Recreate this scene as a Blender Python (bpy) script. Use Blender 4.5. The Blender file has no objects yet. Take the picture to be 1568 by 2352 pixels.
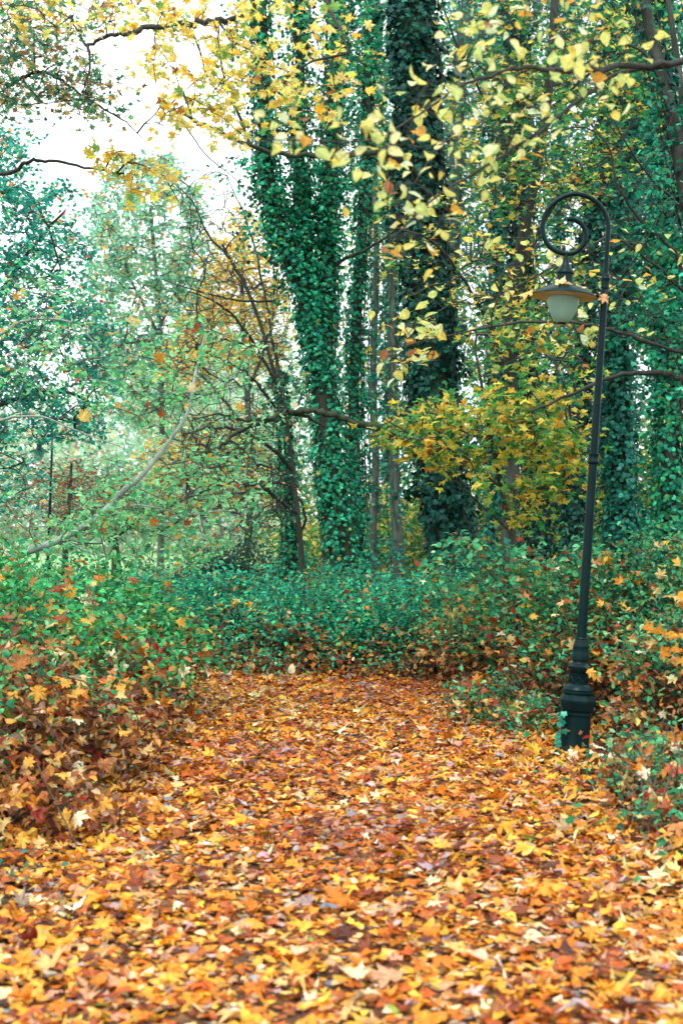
import bpy, math
import numpy as np
from mathutils import Matrix

# ------------------------------------------------------------------ camera, sky, sun, exposure
scene = bpy.context.scene
COL = scene.collection
EYE = 1.6
cam_data = bpy.data.cameras.new('camera')
cam = bpy.data.objects.new('camera', cam_data)
COL.objects.link(cam)
cam_data.sensor_fit = 'VERTICAL'
cam_data.sensor_height = 36.0
cam_data.sensor_width = 24.0
cam_data.lens = 50.0
cam_data.clip_start = 0.1
cam_data.clip_end = 1000.0
cam.location = (0, 0, EYE)
cam.rotation_euler = (math.radians(90.43), 0, 0)
cam_data.dof.use_dof = True
cam_data.dof.focus_distance = 13.5
cam_data.dof.aperture_fstop = 2.9
scene.camera = cam

SUN_ELEV, SUN_AZ = 58.0, 200.0          # behind the camera, a little to the left
world = bpy.data.worlds.new('World')
scene.world = world
world.use_nodes = True
nt = world.node_tree
nt.nodes.clear()
sky = nt.nodes.new('ShaderNodeTexSky')
sky.sky_type = 'NISHITA'
sky.sun_disc = False
sky.sun_elevation = math.radians(SUN_ELEV)
sky.sun_rotation = math.radians(SUN_AZ)
sky.air_density = 1.0
sky.dust_density = 4.0
sky.ozone_density = 1.0
hs = nt.nodes.new('ShaderNodeHueSaturation')
hs.inputs['Saturation'].default_value = 0.12
mixw = nt.nodes.new('ShaderNodeMix')
mixw.data_type = 'RGBA'
mixw.inputs['Factor'].default_value = 0.7
mixw.inputs['B'].default_value = (9.0, 9.9, 9.7, 1)   # even cloud cover
bg = nt.nodes.new('ShaderNodeBackground')
bg.inputs['Strength'].default_value = 0.12
wo = nt.nodes.new('ShaderNodeOutputWorld')
nt.links.new(sky.outputs['Color'], hs.inputs['Color'])
nt.links.new(hs.outputs['Color'], mixw.inputs['A'])
nt.links.new(mixw.outputs['Result'], bg.inputs['Color'])
nt.links.new(bg.outputs['Background'], wo.inputs['Surface'])

sun_data = bpy.data.lights.new('sun', 'SUN')
sun_data.energy = 1.1
sun_data.angle = math.radians(25)
sun_data.color = (1.0, 0.97, 0.92)
sun = bpy.data.objects.new('sun', sun_data)
COL.objects.link(sun)
sun.location = (-8, -20, 30)
sun.rotation_euler = (math.radians(90 - SUN_ELEV), 0, math.radians(-20))

scene.view_settings.view_transform = 'Standard'
scene.view_settings.look = 'None'
scene.view_settings.gamma = 1.0
scene.view_settings.exposure = 1.22
scene.view_settings.use_curve_mapping = False
scene.render.engine = 'CYCLES'
scene.cycles.max_bounces = 6
scene.cycles.diffuse_bounces = 3
scene.cycles.glossy_bounces = 2
scene.cycles.transmission_bounces = 4
scene.cycles.transparent_max_bounces = 4
scene.cycles.caustics_reflective = False
scene.cycles.caustics_refractive = False

# ------------------------------------------------------------------ helpers
RNG = np.random.default_rng(11)


def P(u, v, Y):
    """a point of the place: direction (u, v) seen from eye height, Y metres away"""
    return np.array([(u - 784.0) / 3266.0 * Y, Y, EYE - (v - 1200.0) / 3266.0 * Y])


def PL(pts, Y):
    ys = Y if hasattr(Y, '__len__') else [Y] * len(pts)
    return np.array([P(a, b, c) for (a, b), c in zip(pts, ys)])


def smooth(pts, n=6):
    pts = np.asarray(pts, float)
    if len(pts) < 3:
        t = np.linspace(0, 1, n + 1)[:, None]
        return pts[0] + (pts[-1] - pts[0]) * t
    p = np.vstack([2 * pts[0] - pts[1], pts, 2 * pts[-1] - pts[-2]])
    out = []
    for i in range(1, len(p) - 2):
        t = np.linspace(0, 1, n, endpoint=False)[:, None]
        a, b, c, d = p[i - 1], p[i], p[i + 1], p[i + 2]
        out.append(0.5 * (2 * b + (c - a) * t + (2 * a - 5 * b + 4 * c - d) * t ** 2 + (3 * b - a - 3 * c + d) * t ** 3))
    out.append(p[-2][None])
    return np.vstack(out)


def norm(a):
    return a / np.maximum(np.linalg.norm(a, axis=-1, keepdims=True), 1e-9)


def make_mesh(name, V, faces, mat, col=None, smooth_shade=False):
    """V (n,3); faces: list of int arrays (m,k)"""
    me = bpy.data.meshes.new(name)
    V = np.asarray(V, np.float32)
    faces = [np.asarray(f, np.int32) for f in faces if len(f)]
    me.vertices.add(len(V))
    me.vertices.foreach_set('co', V.ravel())
    loops = np.concatenate([f.ravel() for f in faces])
    tot = np.concatenate([np.full(len(f), f.shape[1], np.int32) for f in faces])
    start = np.concatenate([[0], np.cumsum(tot)[:-1]]).astype(np.int32)
    me.loops.add(len(loops))
    me.loops.foreach_set('vertex_index', loops)
    me.polygons.add(len(tot))
    me.polygons.foreach_set('loop_start', start)
    me.polygons.foreach_set('loop_total', tot)
    me.polygons.foreach_set('use_smooth', np.full(len(tot), smooth_shade))
    if col is not None:
        a = me.color_attributes.new('Col', 'FLOAT_COLOR', 'POINT')
        c = np.ones((len(V), 4), np.float32)
        c[:, :3] = col
        a.data.foreach_set('color', c.ravel())
    me.materials.append(mat)
    me.update(calc_edges=True)
    return me


def loc_of(parent):
    return np.array(parent.location) if parent is not None else np.zeros(3)


def put(name, me, parent=None, kind=None):
    o = bpy.data.objects.new(name, me)
    COL.objects.link(o)
    if parent is not None:
        o.parent = parent
    if kind:
        o['kind'] = kind
    return o


def thing(name, label, cat, loc, group=None):
    o = bpy.data.objects.new(name, None)
    o.empty_display_size = 0.2
    COL.objects.link(o)
    o.location = tuple(float(a) for a in loc)
    o['label'] = label
    o['category'] = cat
    if group:
        o['group'] = group
    return o


def tube_arrays(polys, sides, rough=0.0, rng=RNG):
    """polys: list of (pts, radii)"""
    Vs, Fs, off = [], [], 0
    ang = np.linspace(0, 2 * np.pi, sides, endpoint=False)
    for pts, rad in polys:
        pts = np.asarray(pts, float)
        n = len(pts)
        if n < 2:
            continue
        rad = np.asarray(rad, float)
        t = norm(np.gradient(pts, axis=0))
        ref = np.array([0.31, 0.95, 0.05]) if abs(t[:, 2]).mean() > 0.5 else np.array([0.1, 0.15, 0.98])
        a = norm(np.cross(t, ref))
        b = np.cross(t, a)
        R = rad[:, None] * np.ones((n, sides))
        if rough:
            ph = rng.random(8) * 6.28
            s = np.arange(n)[:, None] * 0.7
            R = R * (1 + rough * (np.sin(3 * ang + ph[0] + s * 0.15) * 0.6 + np.sin(5 * ang + ph[1] - s * 0.22) * 0.4
                                  + np.sin(s * 0.9 + ph[2] + 2 * ang) * 0.5 + rng.normal(0, .35, (n, sides))))
        V = pts[:, None, :] + R[:, :, None] * (np.cos(ang)[None, :, None] * a[:, None, :] + np.sin(ang)[None, :, None] * b[:, None, :])
        Vs.append(V.reshape(-1, 3))
        i = np.arange(n - 1)[:, None] * sides
        j = np.arange(sides)[None, :]
        k = (j + 1) % sides
        F = np.stack([i + j, i + k, i + sides + k, i + sides + j], -1).reshape(-1, 4) + off
        Fs.append(F)
        off += n * sides
    if not Vs:
        return np.zeros((0, 3)), np.zeros((0, 4), int)
    return np.vstack(Vs), np.vstack(Fs)


def tube_obj(name, polys, sides, mat, parent, rough=0.0, kind=None):
    V, F = tube_arrays(polys, sides, rough)
    if not len(V):
        return None
    return put(name, make_mesh(name, V - loc_of(parent), [F], mat, smooth_shade=True), parent, kind)


def lathe(profile, sides=24, center=(0, 0), rot=0.0):
    prof = np.array(profile, float)
    ang = np.linspace(0, 2 * np.pi, sides, endpoint=False) + rot
    V = np.stack([center[0] + prof[:, 0][:, None] * np.cos(ang), center[1] + prof[:, 0][:, None] * np.sin(ang),
                  prof[:, 1][:, None] * np.ones(sides)], -1).reshape(-1, 3)
    n = len(prof)
    i = np.arange(n - 1)[:, None] * sides
    j = np.arange(sides)[None, :]
    k = (j + 1) % sides
    F = np.stack([i + j, i + k, i + sides + k, i + sides + j], -1).reshape(-1, 4)
    return V, F


# ------------------------------------------------------------------ materials
def new_mat(name):
    m = bpy.data.materials.new(name)
    m.use_nodes = True
    n = m.node_tree.nodes
    n.clear()
    return m, n, m.node_tree.links


def leaf_material(name, rough=0.5, spec=0.35, transl=0.35, noise_scale=28.0, tcol=1.15, spots=0.6):
    m, n, l = new_mat(name)
    out = n.new('ShaderNodeOutputMaterial')
    at = n.new('ShaderNodeAttribute'); at.attribute_name = 'Col'
    geo = n.new('ShaderNodeNewGeometry')
    nz = n.new('ShaderNodeTexNoise'); nz.inputs['Scale'].default_value = noise_scale
    nz.inputs['Detail'].default_value = 4.0
    l.new(geo.outputs['Position'], nz.inputs['Vector'])
    mr = n.new('ShaderNodeMapRange')
    mr.inputs['From Min'].default_value = 0.25; mr.inputs['From Max'].default_value = 0.75
    mr.inputs['To Min'].default_value = 0.62; mr.inputs['To Max'].default_value = 1.3
    l.new(nz.outputs['Fac'], mr.inputs['Value'])
    mul = n.new('ShaderNodeVectorMath'); mul.operation = 'SCALE'
    l.new(at.outputs['Color'], mul.inputs[0]); l.new(mr.outputs['Result'], mul.inputs['Scale'])
    n3 = n.new('ShaderNodeTexNoise'); n3.inputs['Scale'].default_value = noise_scale * 2.6
    n3.inputs['Detail'].default_value = 3.0
    l.new(geo.outputs['Position'], n3.inputs['Vector'])
    sp = n.new('ShaderNodeMapRange')
    sp.inputs['From Min'].default_value = 0.60; sp.inputs['From Max'].default_value = 0.72
    sp.inputs['To Max'].default_value = spots
    l.new(n3.outputs['Fac'], sp.inputs['Value'])
    dk = n.new('ShaderNodeMix'); dk.data_type = 'RGBA'
    l.new(sp.outputs['Result'], dk.inputs['Factor']); l.new(mul.outputs[0], dk.inputs['A'])
    brn = n.new('ShaderNodeVectorMath'); brn.operation = 'MULTIPLY'; brn.inputs[1].default_value = (0.62, 0.34, 0.25)
    l.new(mul.outputs[0], brn.inputs[0]); l.new(brn.outputs[0], dk.inputs['B'])
    mul = dk
    bs = n.new('ShaderNodeBsdfPrincipled')
    bs.inputs['Roughness'].default_value = rough
    bs.inputs['Specular IOR Level'].default_value = spec
    l.new(mul.outputs['Result'], bs.inputs['Base Color'])
    tr = n.new('ShaderNodeBsdfTranslucent')
    sc = n.new('ShaderNodeVectorMath'); sc.operation = 'SCALE'; sc.inputs['Scale'].default_value = tcol
    l.new(mul.outputs['Result'], sc.inputs[0]); l.new(sc.outputs[0], tr.inputs['Color'])
    mx = n.new('ShaderNodeMixShader'); mx.inputs[0].default_value = transl
    l.new(bs.outputs[0], mx.inputs[1]); l.new(tr.outputs[0], mx.inputs[2])
    l.new(mx.outputs[0], out.inputs['Surface'])
    return m


def noise_material(name, cols, scale=6.0, rough=0.85, bump=0.4, bump_scale=30.0, stretch=(1, 1, 1), bdist=0.03, spec=0.25):
    """a ramp of colours over noise, with bump"""
    m, n, l = new_mat(name)
    out = n.new('ShaderNodeOutputMaterial')
    geo = n.new('ShaderNodeNewGeometry')
    mp = n.new('ShaderNodeMapping'); mp.inputs['Scale'].default_value = stretch
    l.new(geo.outputs['Position'], mp.inputs['Vector'])
    nz = n.new('ShaderNodeTexNoise'); nz.inputs['Scale'].default_value = scale; nz.inputs['Detail'].default_value = 8.0
    nz.inputs['Roughness'].default_value = 0.65
    l.new(mp.outputs[0], nz.inputs['Vector'])
    rp = n.new('ShaderNodeValToRGB')
    el = rp.color_ramp.elements
    for i, c in enumerate(cols):
        pos = 0.3 + 0.4 * i / max(1, len(cols) - 1)
        e = el[i] if i < 2 else el.new(pos)
        e.position = pos
        e.color = (*c, 1)
    l.new(nz.outputs['Fac'], rp.inputs['Fac'])
    bs = n.new('ShaderNodeBsdfPrincipled')
    bs.inputs['Roughness'].default_value = rough
    bs.inputs['Specular IOR Level'].default_value = spec
    l.new(rp.outputs['Color'], bs.inputs['Base Color'])
    n2 = n.new('ShaderNodeTexNoise'); n2.inputs['Scale'].default_value = bump_scale; n2.inputs['Detail'].default_value = 6.0
    l.new(mp.outputs[0], n2.inputs['Vector'])
    bp = n.new('ShaderNodeBump'); bp.inputs['Strength'].default_value = bump; bp.inputs['Distance'].default_value = bdist
    l.new(n2.outputs['Fac'], bp.inputs['Height']); l.new(bp.outputs[0], bs.inputs['Normal'])
    l.new(bs.outputs[0], out.inputs['Surface'])
    return m


M_LEAF = leaf_material('leaf_thin', 0.55, 0.2, 0.5, tcol=1.25)
M_IVY = leaf_material('leaf_ivy', 0.38, 0.14, 0.25, 20.0, 1.2)
M_LITTER = leaf_material('leaf_fallen', 0.42, 0.3, 0.22, 32.0, 1.1)
M_SHRUB = leaf_material('leaf_shrub', 0.45, 0.22, 0.4, 25.0, 1.2)
M_BARK = noise_material('bark_dark', [(0.012, 0.017, 0.015), (0.035, 0.042, 0.034), (0.075, 0.08, 0.065)], 5.0, 0.9, 0.7, 18.0, (2.2, 2.2, 0.5))
M_BARK_GREEN = noise_material('bark_mossy', [(0.012, 0.02, 0.014), (0.035, 0.05, 0.028), (0.06, 0.07, 0.05)], 5.0, 0.9, 0.7, 18.0, (2.2, 2.2, 0.5))
M_BARK_GREY = noise_material('bark_grey', [(0.16, 0.2, 0.18), (0.27, 0.32, 0.29), (0.38, 0.43, 0.39)], 9.0, 0.85, 0.5, 25.0, (1.5, 1.5, 0.6))
M_BARK_PALE = noise_material('bark_pale', [(0.05, 0.062, 0.055), (0.09, 0.105, 0.09), (0.15, 0.165, 0.14)], 6.0, 0.9, 0.6, 18.0, (2, 2, 0.5))
M_TWIG = noise_material('twig', [(0.018, 0.02, 0.018), (0.05, 0.05, 0.045)], 10.0, 0.8, 0.2)
M_TWIG_PALE = noise_material('twig_pale', [(0.05, 0.065, 0.06), (0.1, 0.115, 0.1)], 10.0, 0.8, 0.2)
M_STEM = noise_material('shrub_stem', [(0.03, 0.02, 0.015), (0.09, 0.06, 0.045), (0.14, 0.11, 0.08)], 14.0, 0.8, 0.2)
M_GROUND = noise_material('leaf_mould', [(0.012, 0.011, 0.008), (0.045, 0.028, 0.015), (0.11, 0.055, 0.022)], 7.0, 0.9, 0.8, 40.0)
M_PATH = noise_material('path_mould', [(0.03, 0.018, 0.012), (0.10, 0.045, 0.02), (0.22, 0.10, 0.035)], 9.0, 0.85, 0.8, 45.0)
M_MEADOW = noise_material('meadow', [(0.13, 0.24, 0.10), (0.20, 0.33, 0.15), (0.30, 0.38, 0.2)], 1.2, 0.9, 0.5, 14.0)
M_IRON = noise_material('green_iron', [(0.0015, 0.010, 0.012), (0.0025, 0.014, 0.016), (0.004, 0.019, 0.021)], 7.0, 0.3, 0.05, 55.0, bdist=0.004, spec=0.1)
M_CREAM = noise_material('shade_enamel', [(0.55, 0.38, 0.22), (0.66, 0.48, 0.29), (0.72, 0.56, 0.36)], 5.0, 0.5, 0.05, 30.0)


def glass_material():
    m, n, l = new_mat('frosted_globe')
    out = n.new('ShaderNodeOutputMaterial')
    bs = n.new('ShaderNodeBsdfPrincipled')
    bs.inputs['Base Color'].default_value = (0.36, 0.60, 0.52, 1)
    bs.inputs['Roughness'].default_value = 0.16
    tr = n.new('ShaderNodeBsdfTranslucent'); tr.inputs['Color'].default_value = (0.5, 0.68, 0.6, 1)
    mx = n.new('ShaderNodeMixShader'); mx.inputs[0].default_value = 0.45
    l.new(bs.outputs[0], mx.inputs[1]); l.new(tr.outputs[0], mx.inputs[2])
    l.new(mx.outputs[0], out.inputs['Surface'])
    return m


M_GLASS = glass_material()


# ------------------------------------------------------------------ leaf shapes (length about 1, base at the origin, tip along +y)
def fan(outline, centre, curl):
    o = np.array(outline, float)
    V = np.vstack([[centre[0], centre[1]], o])
    x, y = V[:, 0], V[:, 1] - centre[1]
    z = curl(x, y)
    n = len(o)
    F = np.array([[0, 1 + i, 1 + (i + 1) % n] for i in range(n)])
    shade = np.ones(len(V)); shade[0] = 1.12
    return np.column_stack([V, z]), F, shade


def polar(rs, cx=0.0, cy=0.42):
    out = []
    for a, r in rs:
        out.append((cx + r * math.sin(math.radians(a)), cy + r * math.cos(math.radians(a))))
    return out


def mirror(rs):
    return rs + [(-a, r) for a, r in reversed(rs) if 0 < a < 180]


MAPLE_HI = mirror([(0, .62), (9, .45), (15, .46), (25, .27), (36, .44), (43, .43), (52, .60), (60, .44), (70, .44), (84, .25), (100, .38), (112, .46), (128, .30), (150, .30), (170, .30), (180, .22)])
MAPLE_LO = mirror([(0, .62), (26, .28), (52, .58), (84, .26), (112, .44), (150, .28), (180, .22)])
R_ = np.random.default_rng(3)


def curls(k):
    c = []
    for i in range(k):
        a, b, d, e = R_.uniform(-1.1, 1.5), R_.uniform(-.8, 1.0), R_.uniform(-1., 1.), R_.uniform(0, 6.28)
        c.append(lambda x, y, a=a, b=b, d=d, e=e: a * x * x + b * y * y + d * x * y + 0.045 * np.sin(9 * np.arctan2(x, y) + e) * np.minimum(1, np.hypot(x, y) * 3) - 0.1 * np.abs(x) * (a < 0))
    return c


def with_stalk(t, y0=.17):
    V, F, s = t
    n = len(V)
    V = np.vstack([V, [[-.012, y0, 0], [.012, y0, 0], [.03, y0 - .45, .05]]])
    F = np.vstack([F, [[n, n + 1, n + 2]]])
    return V, F, np.concatenate([s, [.8, .8, .8]])


T_MAPLE = [with_stalk(fan(polar(MAPLE_HI), (0, .42), c)) for c in curls(6)]
T_MAPLE_LO = [fan(polar(MAPLE_LO), (0, .42), c) for c in curls(5)]


def ovate(pts, fold, bend, twist=0.0):
    """pts: half outline (halfwidth, y); folded along the midrib"""
    h = np.array(pts, float)
    n = len(h)
    L = np.column_stack([-h[:, 0], h[:, 1], fold * h[:, 0]])
    M = np.column_stack([0 * h[:, 0], h[:, 1], 0 * h[:, 0]])
    Rr = np.column_stack([h[:, 0], h[:, 1], fold * h[:, 0]])
    V = np.vstack([L, M, Rr])
    V[:, 2] += bend * (V[:, 1] - .3) ** 2 + twist * V[:, 0] * V[:, 1]
    F = []
    for i in range(n - 1):
        for a, b in ((0, n), (n, 2 * n)):
            F.append([a + i, b + i, b + i + 1]); F.append([a + i, b + i + 1, a + i + 1])
    F = np.array(F)
    # drop the triangles that have no area
    A = np.linalg.norm(np.cross(V[F[:, 1]] - V[F[:, 0]], V[F[:, 2]] - V[F[:, 0]]), axis=1)
    s = np.ones(len(V)); s[n:2 * n] = 1.15
    return V, F[A > 1e-6], s


OV = [(0, 0), (.26, .10), (.37, .32), (.28, .62), (.10, .88), (0, 1.0)]
T_OVATE = [with_stalk(ovate(OV, f, b, t), 0) for f, b, t in ((.25, -.25, .1), (.1, -.5, -.2), (-.12, .3, .25), (.45, -.1, 0))]
OV2 = [(0, 0), (.30, .28), (.22, .65), (0, 1.0)]


def blade(w1, w2, b1, b2, sk):
    V = np.array([[0, 0, 0], [-w1, .28, b1], [-w2, .66, b1 * .6], [sk, 1, b2], [w2, .66, b1 * .7], [w1, .28, b1 * 1.2]])
    return V, np.array([[0, 3, 2], [0, 2, 1], [0, 4, 3], [0, 5, 4]]), np.array([1.1, .95, .95, 1.05, .95, .95])


T_SMALL = [blade(.30, .22, .12, -.15, .04), blade(.34, .26, .05, -.3, -.05), blade(.26, .22, -.1, .15, .06), blade(.3, .27, .2, .05, 0)]
T_TINY = [(np.array([[0, 0, 0], [-.36, .45, h], [0, 1, .1], [.36, .45, h + k]]), np.array([[0, 2, 1], [0, 3, 2]]), np.ones(4)) for h, k in ((.14, 0), (-.1, .1), (.02, -.2))]
IVY = mirror([(0, .60), (30, .36), (58, .50), (90, .34), (122, .42), (180, .20)])
T_IVY = [fan(polar(IVY, 0, .36), (0, .36), c) for c in (lambda x, y: -.35 * np.abs(x) - .3 * y * y, lambda x, y: -.2 * x * x - .45 * y * y, lambda x, y: .25 * np.abs(x) - .35 * y * y)]


def crumple(seed):
    r = np.random.default_rng(seed)
    rs = [(a, q * r.uniform(.45, 1.12)) for a, q in MAPLE_LO]
    sx, k = r.uniform(.45, 1.0), r.uniform(.6, 1.8)
    o = [(x * sx + r.normal(0, .02), y) for x, y in polar(rs)]
    e = r.uniform(0, 6.28)
    return fan(o, (r.normal(0, .05), .42), lambda x, y: k * (x * math.cos(e) + y * math.sin(e)) ** 2 - .12 * k + .06 * r.normal(0, 1, len(x)))


T_CRUMPLE = [crumple(s) for s in range(40, 50)]
T_MIXED = T_MAPLE[:3] + T_CRUMPLE
BITS = [(0, .6), (50, .55), (100, .42), (180, .3), (-110, .4), (-60, .58)]


def bit(seed):
    r = np.random.default_rng(seed)
    o = [(x * r.uniform(.6, 1), y) for x, y in polar([(a + r.normal(0, 9), q * r.uniform(.5, 1.15)) for a, q in BITS])]
    k, e = r.uniform(.3, 1.4), r.uniform(0, 6.28)
    return fan(o, (0, .42), lambda x, y: k * (x * math.cos(e) + y * math.sin(e)) ** 2 - .08 * k)


T_BITS = [bit(s) for s in range(60, 70)]


IVY_LO = [(0, .60), (55, .48), (115, .40), (180, .18), (-115, .40), (-55, .48)]
T_IVY_LO = [fan(polar(IVY_LO, 0, .36), (0, .36), c) for c in (lambda x, y: -.35 * np.abs(x) - .3 * y * y, lambda x, y: -.2 * x * x - .45 * y * y, lambda x, y: .25 * np.abs(x) - .35 * y * y)]


def frames(n, hint, rng, spin=0.0):
    n = norm(n)
    if spin:
        hint = hint + rng.normal(0, spin, hint.shape)
    y = hint - (hint * n).sum(-1, keepdims=True) * n
    y = norm(y + 1e-5)
    x = np.cross(y, n)
    return x, y, n


def pick(pal, N, rng, jit=.16):
    w = np.array([p[0] for p in pal], float); w /= w.sum()
    idx = rng.choice(len(pal), N, p=w)
    c = np.array([p[1] for p in pal])[idx]
    c = c * rng.lognormal(0, jit, (N, 1)) * rng.lognormal(0, jit * .4, (N, 3))
    return np.clip(c, 0, .85), idx


CACHE = {}


def single_mesh(tkey, tmpl, ti, color, mat):
    key = (tkey, ti, tuple(np.round(color, 4)), mat.name)
    if key not in CACHE:
        V, F, s = tmpl[ti]
        CACHE[key] = make_mesh('leaf', V, [F], mat, col=np.asarray(color)[None] * s[:, None])
    return CACHE[key]


def foliage(name, pos, nrm, hint, size, pal, tmpl, tkey, mat, parent, rng, spin=.6, jit=.16, singles=0, kind='stuff', idx=None, single_name='leaf'):
    """many leaves as one part; the ones that show largest as parts of their own"""
    N = len(pos)
    if N == 0:
        return None
    size = np.broadcast_to(size, (N,)).astype(float)
    x, y, n = frames(nrm, hint, rng, spin)
    c, ci = pick(pal, N, rng, jit)
    ti = rng.integers(0, len(tmpl), N)
    keep = np.ones(N, bool)
    base = loc_of(parent)
    if singles:
        view = norm(pos - np.array([0, 0, EYE]))
        u = pos[:, 0] / pos[:, 1]; w = (pos[:, 2] - EYE) / pos[:, 1]
        inside = (np.abs(u) < .24) & (np.abs(w) < .37) & (pos[:, 1] > 1)
        face = np.abs((n * view).sum(1))
        depth = (pos[:, 1] - np.percentile(pos[:, 1], 5)) / max(.3, np.ptp(pos[:, 1]))
        score = size / pos[:, 1] * (.35 + face) * inside * (1.15 - .5 * np.clip(depth, 0, 1)) * rng.uniform(.8, 1.2, N)
        best = np.argsort(-score)[:min(singles, int(inside.sum()))]
        keep[best] = False
        cols = np.array([p[1] for p in pal])
        for i in best:
            o = bpy.data.objects.new(single_name, single_mesh(tkey, tmpl, ti[i], cols[ci[i]], mat))
            COL.objects.link(o)
            o.parent = parent
            s = size[i]
            p = pos[i] - base
            o.matrix_basis = Matrix(((x[i, 0] * s, y[i, 0] * s, n[i, 0] * s, p[0]), (x[i, 1] * s, y[i, 1] * s, n[i, 1] * s, p[1]),
                                     (x[i, 2] * s, y[i, 2] * s, n[i, 2] * s, p[2]), (0, 0, 0, 1)))
    Vs, Fs, Cs, off = [], [], [], 0
    for k, (TV, TF, TS) in enumerate(tmpl):
        m = keep & (ti == k)
        M = int(m.sum())
        if not M:
            continue
        B = np.stack([x[m], y[m], n[m]], 1) * size[m][:, None, None]
        V = np.einsum('vi,mij->mvj', TV, B) + (pos[m] - base)[:, None, :]
        Vs.append(V.reshape(-1, 3).astype(np.float32))
        Fs.append((TF[None] + (np.arange(M) * len(TV))[:, None, None]).reshape(-1, 3) + off)
        Cs.append((c[m][:, None, :] * TS[None, :, None]).reshape(-1, 3).astype(np.float32))
        off += M * len(TV)
    if not Vs:
        return None
    return put(name, make_mesh(name, np.vstack(Vs), [np.vstack(Fs)], mat, col=np.vstack(Cs)), parent, kind)


UPV = np.array([0, 0, 1.0])


def up_normals(N, rng, tilt=.5):
    return UPV + rng.normal(0, tilt, (N, 3))


def region(poly, Y, n, rng):
    """n points spread over a patch of the view, between two distances"""
    poly = np.array(poly, float)
    lo, hi = poly.min(0), poly.max(0)
    out = []
    while len(out) < n:
        q = lo + rng.random((n * 2, 2)) * (hi - lo)
        x, y = q[:, 0], q[:, 1]
        ins = np.zeros(len(q), bool)
        j = len(poly) - 1
        for i in range(len(poly)):
            xi, yi = poly[i]; xj, yj = poly[j]
            cond = ((yi > y) != (yj > y)) & (x < (xj - xi) * (y - yi) / (yj - yi + 1e-9) + xi)
            ins ^= cond
            j = i
        out += [tuple(a) for a in q[ins]]
    out = np.array(out[:n])
    ys = rng.uniform(Y[0], Y[1], n)
    return np.array([P(a, b, c) for (a, b), c in zip(out, ys)])


def colonize(nodes0, targets, rng, rtip, step=.25, up=.5, bulge=.12, expo=.45):
    n0 = len(nodes0)
    cap = n0 + sum(14 for _ in targets) + 10
    pos = np.zeros((cap, 3)); pos[:n0] = nodes0
    par = np.full(cap, -1); n = n0
    d0 = np.linalg.norm(targets[:, None] - nodes0[None, ::max(1, n0 // 40)], axis=2).min(1)
    chains = []
    for ti in np.argsort(d0):
        t = targets[ti]
        d = np.linalg.norm(pos[:n] - t, axis=1)
        j = int(np.argmin(d + up * np.maximum(0, pos[:n, 2] - t[2] + .1 * d)))
        p0 = pos[j]; L = d[j]
        if L < .02:
            continue
        K = int(np.clip(L / step, 2, 12))
        s = (np.arange(1, K + 1) / K)[:, None]
        perp = rng.normal(0, .12 * L, 3)
        mid = (p0 + t) / 2 + np.array([0, 0, bulge * L]) + perp
        pts = (1 - s) ** 2 * p0 + 2 * s * (1 - s) * mid + s * s * t
        pts[:-1] += rng.normal(0, .025 * min(L, 1.5), (K - 1, 3))
        pos[n:n + K] = pts
        par[n] = j
        par[n + 1:n + K] = np.arange(n, n + K - 1)
        chains.append(np.concatenate([[j], np.arange(n, n + K)]))
        n += K
    cnt = np.ones(n)
    for i in range(n - 1, n0 - 1, -1):
        if par[i] >= n0:
            cnt[par[i]] += cnt[i]
    leafcnt = np.maximum(cnt / 5.0, 1)
    rad = rtip * leafcnt ** expo
    polys = []
    for ch in chains:
        r = rad[ch].copy()
        r[0] = min(r[0], r[1]) if ch[0] >= n0 else r[1]
        r[-1] = rtip * .7
        polys.append((pos[ch], r))
    return polys


def twiglets(targets, k, length, rng):
    M = len(targets)
    d = norm(rng.normal(0, 1, (M, k, 3)) * np.array([1, 1, .55])) * length * rng.uniform(.5, 1.25, (M, k, 1))
    t = np.repeat(targets[:, None], k, 1)
    return np.stack([t, t + d * .5 + rng.normal(0, .06, (M, k, 3)) * length, t + d + np.array([0, 0, -.1 * length])], 2)   # M, k, 3 points


def crown(parent, targets, spec, rng):
    """leaves in clusters round twig ends"""
    n, sg = spec['n'], spec['sigma']
    M = len(targets)
    N = n * M
    k = int(np.clip(n // 5, 2, 7))
    tw = twiglets(targets, k, sg * spec.get('reach', 1.9), rng)
    ci = np.repeat(np.arange(M), n)
    w = tw[ci, rng.integers(0, k, N)]
    t = rng.uniform(.1, 1.02, N)[:, None]
    pos = (1 - t) ** 2 * w[:, 0] + 2 * t * (1 - t) * w[:, 1] + t * t * w[:, 2]
    # whole bunches differ in density
    kp = rng.random(N) < rng.uniform(.3, 1.0, M)[ci]
    pos, w, t = pos[kp], w[kp], t[kp]
    N = len(pos)
    size = rng.uniform(*spec['size'], N)
    pos = pos + rng.normal(0, .33, (N, 3)) * size[:, None]
    nr = up_normals(N, rng, spec.get('tilt', .6)) + spec.get('lean', np.zeros(3))
    hint = norm(w[:, 2] - w[:, 0]) * 1.2 + rng.normal(0, .8, (N, 3)) + np.array([0, 0, -spec.get('droop', .6)])
    tm, key = spec['tmpl']
    foliage(spec.get('name', 'crown'), pos, nr, hint, size, spec['pal'], tm, key, spec.get('mat', M_LEAF), parent, rng, .2, spec.get('jit', .18), spec.get('singles', 0))
    return [(p, None) for p in tw.reshape(-1, 3, 3)]


TM = {'maple': (T_MAPLE, 'maple'), 'maple_lo': (T_MAPLE_LO, 'maplelo'), 'ovate': (T_OVATE, 'ovate'), 'small': (T_SMALL, 'small'), 'tiny': (T_TINY, 'tiny'), 'ivy': (T_IVY, 'ivy')}


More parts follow.
